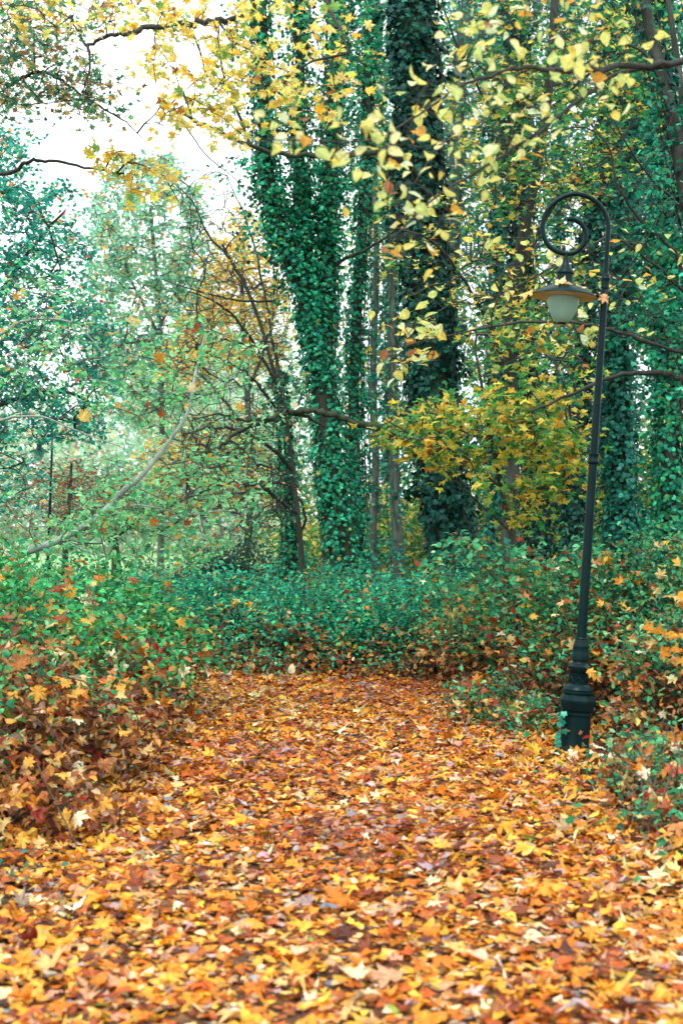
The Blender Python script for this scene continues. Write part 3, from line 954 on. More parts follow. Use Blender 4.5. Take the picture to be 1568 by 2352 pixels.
# bushier ivy high on its left stems
extra = bpy.data.objects['ivy_tree']
r1 = np.random.default_rng(77)
ivy_on(extra, [stem_axis([(690, 660), (650, 560), (625, 470), (612, 380), (608, 300)], 18.7, .08, .08), stem_axis([(700, 620), (690, 480), (690, 380)], 19.1, .08, .08), stem_axis([(752, 560), (762, 380), (770, 250)], 19, .08, .08)],
       60, (.04, .09), PAL_IVY, r1, thick=.1, spray=18, spray_len=.42, spray_n=30, name='ivy')
tree('ivy_tree', 'slim dark ivy-clad stem close to the right side of the three-stemmed tree',
     [([(828, 1460), (824, 1300), (816, 1100), (812, 900), (820, 700), (832, 500), (838, 300), (846, 100), (860, -150)], 20.4, .09, .06)],
     ivy=dict(dens=620, size=(.04, .09), pal=PAL_IVY, thick=.085, spray=5, spray_len=.22, spray_n=20, gap=1.8, singles=60), seed=2)
tree('ivy_tree', 'thick dark trunk covered in deep green ivy in the middle of the wood',
     [([(1046, 1510), (1042, 1380), (1036, 1250), (1028, 1150), (1008, 1020), (992, 850), (980, 650), (968, 450), (958, 250), (952, 80), (946, -150)], 17, .24, .20)],
     [([(1010, 1075), (960, 1045), (900, 995), (850, 978), (790, 962), (740, 945), (690, 943), (655, 948), (600, 968), (545, 992), (500, 1028), (465, 1043), (430, 1048)], [16.8, 16.6, 16.4, 16.3, 16.2, 16.1, 16.0, 16.0, 15.9, 15.8, 15.7, 15.6, 15.6], .05, .018),
      ([(660, 946), (700, 955), (745, 980)], [15.95, 16.1, 16.3], .03, .012),
      ([(620, 960), (560, 965), (500, 950), (440, 965)], [15.9, 15.7, 15.4, 15.2], .02, .006),
      ([(985, 470), (930, 372), (860, 348), (740, 357), (620, 346), (500, 300), (420, 260), (365, 238)], [17, 16.3, 15.5, 15, 14.6, 14.2, 14, 14], .042, .010),
      ([(575, 332), (540, 240), (505, 130), (500, 40)], [14.4, 14.3, 14.2, 14.1], .02, .006), ([(400, 250), (470, 350), (540, 410), (600, 480)], [14, 14.2, 14.4, 14.6], .008, .003)],
     [dict(poly=[(420, 960), (660, 930), (700, 1000), (560, 1080), (420, 1120)], Y=(14.8, 16.4), k=60, n=8, sigma=.14, size=(.04, .07), pal=PAL_LIME, tmpl=TM['small'], twigs=2, only_limbs=True)],
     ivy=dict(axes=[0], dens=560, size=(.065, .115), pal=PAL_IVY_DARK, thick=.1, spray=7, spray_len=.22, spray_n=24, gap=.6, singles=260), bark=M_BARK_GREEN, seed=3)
tree('ivy_tree', 'thin ivy-clad trunk standing behind the left foot of the three-stemmed tree',
     [([(672, 1430), (668, 1320), (664, 1180), (658, 1050), (650, 950), (640, 850)], 24, .085, .06)],
     [([(668, 1270), (700, 1180), (650, 1110), (560, 1130), (450, 1150)], [24, 23.7, 23.6, 23.3, 23], .03, .01)],
     ivy=dict(axes=[0], dens=560, size=(.05, .10), pal=PAL_IVY, thick=.1, spray=6, spray_len=.22, spray_n=22, gap=.9), seed=4)
bare = [('bare brown trunk just right of the slim ivy stem', [(858, 1440), (856, 1250), (862, 1050), (856, 850), (864, 600), (858, 350)], 25, .075, .05),
        ('straight bare brown trunk between the slim ivy stem and the dark ivy trunk', [(912, 1420), (915, 1280), (908, 1150), (905, 1000), (900, 800), (905, 560), (915, 300)], 24, .10, .06),
        ('thin grey bare trunk touching the left side of the dark ivy trunk', [(984, 1400), (986, 1220), (992, 1050), (1000, 800), (1005, 500)], 30, .085, .06),
        ('leaning bare grey trunk rising to the upper edge right of the dark ivy trunk', [(1010, 1380), (1030, 900), (1046, 400), (1056, 180), (1072, 0), (1085, -150)], 27, .14, .11)]
for k, (lab, uv, Y, a, b) in enumerate(bare):
    tree('bare_trunk_tree', lab, [(uv, Y, a, b)], (), [dict(poly=[(uv[-1][0] - 90, 150), (uv[-1][0] + 90, 150), (uv[-1][0] + 70, 900), (uv[-1][0] - 70, 900)], Y=(Y - 1.5, Y + 2), k=60, n=26, sigma=.3, size=(.06, .11), pal=PAL_FIELD, tmpl=TM['tiny'], twigs=2)],
         ivy=dict(dens=120, size=(.06, .1), pal=PAL_IVY_FAR, thick=.06, spray=2, spray_len=.2, spray_n=14, gap=2.6), bark=M_BARK_PALE, group='bare trunks between the ivy trees', seed=20 + k)
# --- ivy trunks on the right
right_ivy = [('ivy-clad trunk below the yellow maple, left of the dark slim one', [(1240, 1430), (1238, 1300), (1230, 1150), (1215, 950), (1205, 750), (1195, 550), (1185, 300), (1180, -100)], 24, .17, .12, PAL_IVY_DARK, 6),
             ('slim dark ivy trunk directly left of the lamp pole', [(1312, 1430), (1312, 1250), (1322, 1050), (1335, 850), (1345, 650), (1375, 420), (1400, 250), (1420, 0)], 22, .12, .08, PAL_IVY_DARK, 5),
             ('broad bushy ivy trunk directly right of the lamp pole', [(1428, 1430), (1428, 1250), (1424, 1050), (1420, 850), (1426, 650), (1436, 450), (1446, 250), (1450, -100)], 23, .20, .14, PAL_IVY_FAR, 12),
             ('rightmost ivy trunk standing near the frame edge', [(1540, 1430), (1538, 1250), (1536, 1050), (1540, 850), (1530, 600), (1522, 350), (1516, 100), (1512, -120)], 21, .16, .10, PAL_IVY, 9)]
for k, (lab, uv, Y, a, b, pal, sp) in enumerate(right_ivy):
    tree('ivy_tree', lab, [(uv, Y, a, b)], (), [dict(poly=[(uv[-1][0] - 130, -60), (uv[-1][0] + 110, -60), (uv[-1][0] + 110, 800), (uv[-1][0] - 120, 800)], Y=(Y - 2, Y + 2), k=90, n=26, sigma=.26, size=(.06, .11), pal=PAL_IVY_FAR + [(3, (.45, .42, .1)), (3, (.10, .30, .12))], tmpl=TM['tiny'], twigs=2)],
         ivy=dict(dens=420, size=(.065, .11), pal=pal, thick=.13, spray=sp, spray_len=.34, spray_n=28, gap=.4, singles=30, lo=True), seed=40 + k)
tree('leaning_tree', 'dark leaning double-stemmed tree with ivy at the upper right corner',
     [([(1720, 1620), (1690, 1200), (1640, 800), (1590, 520), (1556, 330), (1525, 190), (1488, 40), (1465, -120)], 12, .09, .04),
      ([(1590, 520), (1570, 250), (1545, 60), (1520, -100)], [12, 12.2, 12.4, 12.5], .035, .02)],
     [([(1580, 490), (1490, 400), (1440, 330), (1400, 250)], [12, 11.8, 11.6, 11.5], .012, .005), ([(1555, 330), (1500, 150), (1430, 95), (1350, 92), (1260, 115)], [12, 11.8, 11.6, 11.4, 11.2], .014, .004),
      ([(1640, 800), (1560, 600), (1470, 500), (1420, 430), (1395, 330), (1330, 290), (1230, 315)], [12, 11.9, 11.8, 11.7, 11.6, 11.5, 11.4], .018, .004),
      ([(1690, 900), (1568, 870), (1490, 855), (1395, 868), (1300, 910), (1220, 945)], [12, 12, 12, 12, 12, 12], .03, .010),
      ([(1690, 860), (1568, 812), (1450, 772), (1380, 752), (1290, 738), (1150, 745), (1030, 770), (900, 800)], [12, 11.6, 11.2, 11, 10.8, 10.6, 10.5, 10.4], .02, .004),
      ([(1640, 760), (1540, 640), (1440, 560), (1400, 540), (1290, 600), (1180, 660)], [12, 11.8, 11.6, 11.4, 11.2, 11], .014, .004)],
     [dict(poly=[(1480, 150), (1590, 150), (1600, 1000), (1500, 950), (1450, 500)], Y=(11.2, 12.8), k=60, n=24, sigma=.16, size=(.05, .085), pal=PAL_IVY, tmpl=TM['ivy'], twigs=1, droop=1.5, mat=M_IVY, singles=120),
      dict(poly=[(850, 720), (1010, 730), (1010, 850), (840, 860)], Y=(10.0, 10.8), k=14, n=7, sigma=.13, size=(.07, .11), pal=PAL_LINDEN, tmpl=TM['ovate'], twigs=2, only_limbs=True, singles=80),
      dict(poly=[(1080, 540), (1300, 560), (1560, 430), (1560, 800), (1300, 780), (1100, 760)], Y=(10.2, 12), k=36, n=5, sigma=.16, size=(.06, .10), pal=PAL_LINDEN, tmpl=TM['ovate'], twigs=1, only_limbs=True, singles=60)],
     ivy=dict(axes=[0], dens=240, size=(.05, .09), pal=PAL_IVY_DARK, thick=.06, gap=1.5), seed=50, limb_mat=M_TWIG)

# --- maples with yellow leaves
tree('young_maple', 'young maple with dense yellow and green leaves in front of the dark ivy trunk',
     [([(1195, 1560), (1190, 1400), (1175, 1250), (1150, 1120), (1125, 1000), (1105, 880), (1090, 800)], 12.9, .035, .010)],
     [([(1150, 1120), (1050, 1040), (950, 1000), (880, 960)], [12.9, 12.7, 12.5, 12.3], .014, .004), ([(1135, 1050), (1220, 980), (1310, 960)], [12.9, 12.7, 12.6], .012, .004), ([(1170, 1220), (1060, 1120), (1000, 1060)], [12.9, 12.6, 12.4], .012, .004)],
     [dict(poly=[(862, 965), (905, 930), (960, 870), (1010, 935), (1120, 945), (1130, 840), (1180, 890), (1260, 870), (1345, 935), (1350, 1050), (1300, 1130), (1250, 1190), (1180, 1185), (1090, 1100), (1000, 1075), (930, 1040)], Y=(12.0, 13.6), k=150, n=18, sigma=.13, size=(.075, .115), pal=PAL_MIDMAPLE, tmpl=TM['maple'], twigs=2, tilt=.45, singles=290, step=.2),
      dict(poly=[(1080, 730), (1340, 740), (1350, 900), (1130, 880)], Y=(12.4, 14), k=30, n=14, sigma=.18, size=(.07, .10), pal=PAL_FIELD, tmpl=TM['maple_lo'], twigs=2)], seed=60, rough=.03, sides=8)
tree('field_maple', 'maple with small green and yellow leaves filling the wood above the lamp',
     [([(1150, 1500), (1165, 1250), (1180, 1000), (1170, 800), (1190, 600), (1230, 400), (1260, 200), (1280, -100)], 16, .09, .045)],
     [([(1180, 900), (1100, 700), (1000, 560), (900, 520)], [16, 15.5, 15, 14.6], .025, .008), ([(1190, 620), (1300, 430), (1420, 330), (1500, 180)], [16, 15.6, 15.4, 15.4], .025, .008), ([(1230, 400), (1130, 250), (1060, 120), (1020, 20)], [16, 15.4, 15, 14.6], .02, .006), ([(1250, 260), (1370, 150), (1450, 60)], [16, 15.5, 15.3], .018, .006)],
     [dict(poly=[(1030, 40), (1300, -40), (1500, -40), (1500, 300), (1350, 480), (1230, 520), (1080, 420)], Y=(14, 17), k=200, n=26, sigma=.2, size=(.06, .10), pal=PAL_FIELD, tmpl=TM['maple_lo'], twigs=2, tilt=.4, singles=60),
      dict(poly=[(900, 480), (1060, 460), (1240, 560), (1230, 740), (1010, 780), (900, 640)], Y=(14, 16), k=55, n=14, sigma=.18, size=(.05, .09), pal=PAL_YELLOW + PAL_FIELD[:2], tmpl=TM['maple_lo'], twigs=2, tilt=.4, singles=60),
      dict(poly=[(1230, 600), (1330, 560), (1340, 860), (1100, 850), (1080, 760)], Y=(15, 17), k=80, n=18, sigma=.2, size=(.06, .10), pal=PAL_FIELD, tmpl=TM['maple_lo'], twigs=2)], seed=61)
# linden whose boughs hang in from the right; its trunk stands outside the view
tree('linden_tree', 'linden with large pale yellow leaves on long boughs reaching in from the right',
     [([(2.75, 7.0, 0), (2.7, 7.0, 1.5), (2.62, 6.95, 3), (2.5, 6.9, 4.2), (2.4, 6.9, 5.5), (2.4, 6.9, 7.0)], None, .16, .08)],
     [([P(1960, 230, 6.9), P(1760, 150, 6.8), P(1568, 143, 6.6), P(1420, 152, 6.5), P(1300, 161, 6.4), P(1200, 152, 6.4), P(1130, 172, 6.3), P(1060, 196, 6.2), P(960, 262, 6.1), P(880, 312, 6.0)], None, .021, .003),
      ([P(1540, 148, 6.6), P(1420, 166, 6.6), P(1330, 228, 6.5), P(1220, 312, 6.4), P(1100, 390, 6.3), P(1000, 452, 6.2), P(900, 545, 6.1)], None, .012, .0035),
      ([P(880, 312, 6.0), P(800, 325, 5.6), P(700, 318, 5.3), P(600, 322, 5.1), P(530, 330, 5.0)], None, .004, .0018),
      ([P(1300, 161, 6.4), P(1285, 60, 6.5), P(1262, -30, 6.6)], None, .005, .002), ([P(1200, 152, 6.4), P(1180, 60, 6.3), P(1120, -40, 6.2)], None, .005, .002)],
     [dict(poly=[(840, 190), (960, 210), (1040, 60), (1180, -20), (1330, -20), (1500, 100), (1480, 190), (1340, 240), (1250, 360), (1120, 450), (1010, 560), (860, 600), (840, 420)], Y=(5.7, 6.9), k=160, n=3, sigma=.10, size=(.042, .075), pal=PAL_LINDEN, tmpl=TM['ovate'], twigs=1, tilt=.75, droop=.9, only_limbs=True, singles=220, tw=.35, step=.12),
      dict(poly=[(510, 320), (640, 270), (860, 280), (870, 360), (740, 375), (600, 350)], Y=(4.9, 5.4), k=16, n=4, sigma=.07, size=(.042, .075), pal=PAL_LINDEN, tmpl=TM['ovate'], twigs=1, tilt=.8, droop=.9, only_limbs=True, singles=50, tw=.3, step=.1)], seed=62, limb_mat=M_TWIG)
# yellow maple whose boughs hang across the top; trunk outside the view on the left
tree('yellow_maple', 'maple bough with bright yellow leaves hanging across the upper left sky',
     [([(-3.9, 10.5, 0), (-3.85, 10.5, 2), (-3.8, 10.5, 4), (-3.6, 10.4, 6), (-3.4, 10.3, 8)], None, .2, .1)],
     [([(-3.55, 10.4, 6.4), (-2.4, 10.2, 6.6), (-1.2, 10.0, 6.0), P(590, -60, 9.9), P(560, 30, 9.8), P(500, 48, 9.7), P(430, 52, 9.7), P(330, 62, 9.6), P(290, 75, 9.6), P(245, 78, 9.6), P(200, 100, 9.6), P(180, 70, 9.6)], None, .034, .009),
      ([P(200, 98, 9.6), P(205, 130, 9.55), P(200, 180, 9.5), P(185, 215, 9.5)], None, .012, .003),
      ([(-1.2, 10.0, 6.0), P(700, -100, 9.4), P(760, 20, 9.2), P(800, 120, 9.0)], None, .03, .006),
      ([(-3.7, 10.5, 5.2), P(-120, 60, 10.2), P(0, 188, 10), P(70, 165, 10), P(130, 175, 9.9), P(200, 225, 9.9), P(280, 272, 9.8), P(330, 320, 9.8)], None, .02, .003),
      ([(-3.8, 10.5, 3.6), P(-120, 420, 10.3), P(20, 395, 10.1), P(60, 370, 10), P(115, 368, 10), P(210, 385, 10), P(285, 398, 10)], None, .02, .007),
      ([P(240, 388, 10), P(262, 350, 9.9), P(290, 345, 9.9)], None, .008, .003), ([P(268, 395, 10), P(300, 372, 9.9), P(370, 400, 9.9), P(410, 460, 9.9)], None, .008, .003)],
     [dict(poly=[(300, 20), (480, -20), (640, -20), (680, 160), (640, 260), (560, 330), (470, 300), (340, 290), (310, 190), (360, 130)], Y=(8.6, 10.2), k=115, n=11, sigma=.13, size=(.045, .085), pal=PAL_YELLOW, tmpl=TM['maple'], twigs=2, tilt=.55, only_limbs=True, singles=240, step=.2, tw=.6),
      dict(poly=[(620, -20), (820, -20), (800, 150), (740, 320), (690, 260), (650, 120)], Y=(8.8, 9.8), k=20, n=9, sigma=.13, size=(.055, .095), pal=PAL_YELLOW, tmpl=TM['maple'], twigs=2, only_limbs=True, singles=40, tw=.6),
      dict(poly=[(235, 360), (300, 340), (430, 390), (400, 430), (260, 440)], Y=(9.7, 10.1), k=14, n=11, sigma=.1, size=(.06, .1), pal=PAL_YELLOW, tmpl=TM['maple'], twigs=2, only_limbs=True, tw=.6),
      dict(poly=[(-20, -20), (330, -20), (300, 60), (120, 80), (-20, 60)], Y=(9, 10.5), k=60, n=12, sigma=.14, size=(.045, .08), pal=PAL_YELLOW + PAL_TOPLEFT, tmpl=TM['maple_lo'], twigs=3, only_limbs=True, tw=.6),
      dict(poly=[(-20, 60), (150, 70), (240, 150), (290, 290), (150, 235), (60, 240), (-20, 300)], Y=(9.3, 10.6), k=130, n=15, sigma=.13, size=(.035, .062), pal=PAL_TOPLEFT, tmpl=TM['maple_lo'], twigs=3, only_limbs=True, tw=.6)], seed=63, limb_mat=M_TWIG)
# --- trees on the left
tree('dense_green_tree', 'dense teal-green tree with fine leaves along the left side behind the bushes',
     [([(-160, 1440), (-150, 1100), (-130, 700), (-120, 300), (-140, -100)], 21, .22, .12)],
     [([(-140, 900), (-20, 700), (80, 560), (150, 480)], [21, 20.6, 20.2, 20], .05, .015), ([(-145, 1050), (0, 930), (130, 900), (230, 930)], [21, 20.5, 20, 19.8], .05, .015), ([(-135, 600), (-40, 480), (40, 430), (100, 500), (140, 620)], [21, 20.6, 20.2, 20, 20], .04, .012)],
     [dict(poly=[(-160, 430), (60, 400), (130, 440), (150, 420), (215, 480), (190, 640), (260, 760), (240, 900), (270, 990), (200, 1030), (140, 1015), (80, 1010), (-160, 1040)], Y=(18.5, 23), k=540, n=38, sigma=.17, size=(.055, .1), pal=PAL_LEFT, tmpl=TM['tiny'], twigs=2),
      dict(poly=[(-60, 250), (40, 270), (70, 330), (60, 420), (-60, 430)], Y=(19, 22), k=40, n=30, sigma=.22, size=(.06, .1), pal=PAL_LEFT, tmpl=TM['tiny'], twigs=2),
      dict(poly=[(-60, 980), (50, 970), (70, 1120), (-60, 1210)], Y=(18, 21), k=36, n=34, sigma=.22, size=(.06, .1), pal=PAL_LEFT, tmpl=TM['tiny'], twigs=2)], seed=70)
tree('pale_tree', 'pale green and peach tree standing far off under the open sky',
     [([(368, 1330), (372, 1100), (370, 850), (362, 680), (352, 560), (345, 470)], 42, .10, .04)],
     [([(370, 780), (300, 640), (250, 540)], [42, 41.5, 41], .05, .02), ([(368, 750), (430, 600), (450, 480)], [42, 42.5, 43], .05, .02), ([(372, 950), (280, 820), (220, 740)], [42, 41, 40.5], .05, .02)],
     [dict(poly=[(210, 440), (270, 380), (340, 350), (420, 370), (450, 430), (480, 560), (520, 700), (480, 900), (300, 980), (220, 900), (200, 640)], Y=(39, 46), k=520, n=36, sigma=.3, flat=.8, size=(.12, .2), pal=PAL_PALE_HAZE, tmpl=TM['tiny'], twigs=2)], bark=M_BARK_PALE, twig=M_TWIG_PALE, seed=71, twig_r=.011)
tree('orange_tree', 'tree with apricot orange leaves far behind the arching bare branches',
     [([(560, 1340), (575, 1150), (570, 950), (560, 780), (555, 640), (560, 520)], 36, .11, .04)],
     [([(572, 1000), (500, 900), (430, 840), (380, 820)], [36, 35.5, 35, 34.6], .05, .015), ([(570, 900), (620, 760), (640, 640)], [36, 36, 36], .05, .015)],
     [dict(poly=[(480, 600), (540, 480), (640, 520), (680, 700), (640, 860), (520, 830), (440, 900), (390, 860), (400, 760), (450, 720)], Y=(34, 40), k=240, n=30, sigma=.3, size=(.11, .18), pal=PAL_ORANGE, tmpl=TM['tiny'], twigs=2),
      dict(poly=[(330, 1040), (440, 960), (560, 960), (640, 1060), (600, 1160), (380, 1180)], Y=(33, 38), k=200, n=30, sigma=.3, size=(.1, .17), pal=PAL_ORANGE + PAL_PALE_HAZE[:2], tmpl=TM['tiny'], twigs=2)], bark=M_BARK_PALE, twig=M_TWIG_PALE, seed=72, twig_r=.010)
tree('arching_tree', 'nearly leafless tree with many arching dark branches left of the ivy tree',
     [([(700, 1420), (690, 1250), (672, 1080), (650, 930), (620, 820), (590, 720), (555, 640), (510, 560)], 23, .045, .02)],
     [([(640, 890), (590, 800), (540, 730), (490, 690), (430, 668)], [23, 22.8, 22.5, 22.3, 22], .032, .008),
      ([(632, 690), (560, 690), (500, 680), (430, 660), (370, 640)], [23, 22.8, 22.6, 22.4, 22], .022, .007),
      ([(660, 980), (600, 890), (540, 840), (450, 800)], [23, 22.6, 22.2, 22], .03, .008),
      ([(590, 720), (540, 610), (480, 540), (440, 460), (400, 420)], [23, 23, 23, 23, 23], .03, .008),
      ([(672, 1080), (600, 1010), (500, 980), (420, 1000)], [23, 22.5, 22, 21.6], .04, .010),
      ([(684, 1180), (600, 1120), (520, 1110), (440, 1140), (380, 1170)], [23, 22.4, 22, 21.6, 21.4], .035, .01),
      ([(650, 930), (630, 800), (600, 640), (570, 520), (520, 400)], [23, 23.3, 23.6, 23.8, 24], .035, .008)],
     [dict(poly=[(420, 640), (520, 560), (640, 660), (700, 900), (690, 1200), (560, 1240), (420, 1220), (380, 1000), (400, 800)], Y=(20.5, 24.5), k=400, n=4, sigma=.26, reach=2.6, size=(.045, .075), pal=PAL_PALE_HAZE + PAL_LIME[:2] + PAL_ORANGE[:2], tmpl=TM['small'], twigs=3, up=.2, bulge=.22),
      dict(poly=[(370, 430), (520, 380), (560, 560), (420, 640)], Y=(21.5, 24), k=50, n=1, sigma=.3, size=(.045, .07), pal=PAL_PALE_HAZE, tmpl=TM['small'], twigs=3, up=.2, bulge=.2)], seed=73, twig_r=.0075)
tree('small_tree', 'small tree with a short dark trunk in the clearing behind the left bushes',
     [([(268, 1330), (266, 1280), (264, 1240), (256, 1190), (240, 1120)], 38, .13, .05)],
     [([(264, 1240), (220, 1215), (150, 1225)], [38, 37.5, 37], .04, .015), ([(265, 1235), (330, 1190), (400, 1170)], [38, 37.5, 37], .04, .015)],
     [dict(poly=[(90, 1100), (240, 1040), (400, 1120), (430, 1230), (300, 1220), (150, 1230)], Y=(35, 40), k=150, n=30, sigma=.36, size=(.09, .15), pal=PAL_PALE_HAZE + PAL_LIME[:2], tmpl=TM['tiny'], twigs=3)], seed=74, twig_r=.010)
tree('rust_tree', 'low rust-red tree beside the distant lamp post',
     [([(150, 1330), (152, 1230), (160, 1140), (165, 1060)], 34, .08, .03)], (),
     [dict(poly=[(10, 1130), (110, 1060), (230, 1060), (300, 1140), (220, 1230), (60, 1220)], Y=(32.5, 35.5), k=85, n=22, sigma=.3, size=(.08, .13), pal=PAL_RUST, tmpl=TM['tiny'], twigs=3)], seed=75, twig_r=.008)
# elder in front of them, with pale lime leaves and a pale bent bough
elder = tree('elder_sapling', 'pale grey bent bough with lime green leaves rising over the left bushes',
     [([(-3.62, 12.4, .0), (-3.45, 12.2, .5), P(-40, 1302, 12), P(40, 1274, 12), P(140, 1238, 12), P(230, 1182, 12), P(285, 1125, 12), P(330, 1088, 12), P(390, 1010, 12.1), P(432, 945, 12.2), P(448, 860, 12.3), P(470, 770, 12.4)], None, .042, .010)],
     [([P(-120, 830, 12.2), P(-30, 785, 12.1), P(50, 738, 12), P(140, 733, 12), P(200, 765, 12), P(240, 820, 12)], None, .016, .005),
      ([P(-120, 1000, 12.2), P(-20, 968, 12), P(80, 955, 12), P(180, 990, 12), P(290, 1030, 12)], None, .014, .004),
      ([P(240, 1172, 12), P(330, 1160, 11.8), P(430, 1180, 11.7), P(520, 1170, 11.6)], None, .010, .004), ([P(140, 1238, 12), P(230, 1275, 11.8), P(330, 1270, 11.7)], None, .010, .004),
      ([(-3.45, 12.2, .5), (-3.4, 12.2, 1.6), P(-120, 1000, 12.2), P(-120, 830, 12.2), P(-140, 600, 12.2)], None, .03, .012)],
     [dict(poly=[(-20, 620), (160, 640), (260, 740), (450, 720), (590, 790), (600, 880), (420, 930), (330, 1000), (160, 900), (-20, 880)], Y=(11, 13.2), k=170, n=11, sigma=.11, size=(.04, .075), pal=PAL_LIME, tmpl=TM['small'], twigs=2, tw=.6, up=.2, singles=100),
      dict(poly=[(200, 1120), (330, 1080), (480, 1050), (600, 1120), (560, 1240), (420, 1320), (200, 1280), (60, 1260)], Y=(11, 13), k=160, n=11, sigma=.11, size=(.045, .08), pal=PAL_LIME, tmpl=TM['small'], twigs=2, tw=.6, up=.2, singles=120),
      dict(poly=[(-20, 1140), (60, 1120), (180, 1230), (60, 1290), (-20, 1280)], Y=(11.5, 12.6), k=9, n=8, sigma=.12, size=(.045, .07), pal=PAL_LIME, tmpl=TM['small'], twigs=2, tw=.6)],
     bark=M_BARK_GREY, limb_mat=M_BARK_GREY, twig=M_TWIG_PALE, cat='shrub', seed=76, rough=.03, sides=8)
for k, (u, v, Yd, s, c, t) in enumerate([(293, 722, 8.5, .11, (.72, .52, .22), 1), (186, 972, 8.6, .11, (.74, .52, .16), 0), (366, 838, 9, .10, (.6, .28, .04), 2), (444, 905, 9, .09, (.72, .56, .36), 3), (268, 940, 9, .06, (.6, .3, .05), 4), (378, 960, 9, .07, (.36, .1, .03), 5),
                                         (548, 945, 10, .08, (.6, .34, .05), 1), (340, 1205, 9, .08, (.45, .16, .03), 2), (60, 800, 9, .07, (.34, .06, .03), 3), (38, 690, 9, .06, (.6, .25, .04), 4), (430, 1210, 9, .06, (.3, .06, .03), 5)]):
    p = P(u, v, Yd + 2.5)
    x, y, n = frames(np.array([[.3, -1, .4]]) + RNG.normal(0, .3, (1, 3)), np.array([[.2, 0, 1.]]) + RNG.normal(0, .6, (1, 3)), RNG)
    o = put('leaf', single_mesh('maple', T_MAPLE, t, c, M_LEAF), elder)
    b = p - loc_of(elder); s = s * 1.25
    x, y, n = x[0] * s, y[0] * s, n[0] * s
    o.matrix_basis = Matrix(((x[0], y[0], n[0], b[0]), (x[1], y[1], n[1], b[1]), (x[2], y[2], n[2], b[2]), (0, 0, 0, 1)))
# --- the woods behind
rw = np.random.default_rng(90)


def far_wood(label, poly, Y, k, n, pal, size, sg, seed):
    r = np.random.default_rng(seed)
    tg = region(poly, Y, k, r)
    pos = np.repeat(tg, n, 0) + r.normal(0, sg, (k * n, 3)) * np.array([1, 1, .8])
    pos = pos[pos[:, 2] > .05]
    N = len(pos)
    o = foliage('far_wood', pos, up_normals(N, r, .7), r.normal(0, 1, (N, 3)), r.uniform(*size, N), pal, T_TINY, 'tiny', M_LEAF, None, r, 0, .2)
    o['label'] = label; o['category'] = 'woodland'
    # the twigs and poles that carry it
    polys = []
    for t in tg[::2]:
        b = t + np.array([r.normal(0, .6), r.normal(0, .6), -r.uniform(.8, 2.2)])
        polys.append((smooth(np.array([b, (b + t) / 2 + r.normal(0, .15, 3), t]), 2), np.linspace(.022, .006, 5)))
        for _ in range(2):
            e = t + r.normal(0, .5, 3) + np.array([0, 0, .25])
            polys.append((np.array([t, (t + e) / 2 + r.normal(0, .06, 3), e]), [.010, .007, .004]))
    t = tube_obj('twigs', polys, 3, M_TWIG_PALE, None, kind='stuff')
    t.name = 'far_wood_twigs'; t['label'] = 'tangle of fine ' + label.split(' of ')[0].split(' behind')[0] + ' twigs'; t['category'] = 'woodland'


far_wood('teal and yellow far woodland behind the ivy trunks', [(830, -60), (1900, -60), (1900, 1330), (620, 1330), (640, 1000), (820, 700)], (32, 48), 1500, 24, PAL_FARWOOD, (.14, .25), .65, 91)
far_wood('pale green far woodland behind the clearing', [(-380, 900), (180, 960), (300, 900), (460, 800), (660, 760), (680, 1240), (-380, 1235)], (72, 95), 980, 30, PAL_FARLEFT_HAZE, (.3, .5), 1.4, 92)
far_wood('yellow-green low brushwood behind the foot of the ivy trees', [(620, 1150), (1300, 1130), (1560, 1000), (1600, 1330), (620, 1340)], (27, 33), 450, 44, PAL_FIELD, (.08, .15), .42, 93)
poles = [(1095, 26, .05), (1140, 33, .09), (1265, 30, .07), (1375, 31, .09), (1480, 28, .08), (1575, 30, .08), (880, 34, .08), (945, 36, .09)]
for k, (u, Yd, rr) in enumerate(poles):
    x0 = (u - 784) / 3266 * Yd
    lean = rw.normal(0, .25, 4).cumsum()
    names = ['in line with the maple crown', 'left of the pale sky gap', 'behind the lamp globe', 'behind the lamp hook', 'right of the broad ivy trunk', 'at the far right edge', 'right of the slim ivy stem', 'left of the dark ivy trunk']
    tree('pole_tree', 'slender ivied far trunk ' + names[k], [([(x0, Yd, 0), (x0 + lean[0], Yd, 3), (x0 + lean[1], Yd, 6.5), (x0 + lean[2], Yd, 10), (x0 + lean[3], Yd, 15)], None, rr, rr * .6)],
         (), [dict(poly=[(u - 90, -50), (u + 90, -50), (u + 80, 700), (u - 80, 700)], Y=(Yd - 2, Yd + 2), k=45, n=9, sigma=.3, size=(.06, .1), pal=PAL_FARWOOD, tmpl=TM['tiny'], twigs=3)], ivy=dict(dens=260, size=(.07, .12), pal=PAL_IVY_DARK if k % 2 else PAL_IVY_FAR, thick=.12, spray=6, spray_len=.3, spray_n=22, gap=1.0, zmax=14, lo=True), bark=M_BARK, twig=M_TWIG_PALE, group='slender trunks far back in the wood', seed=100 + k, twig_r=.008, sides=8)

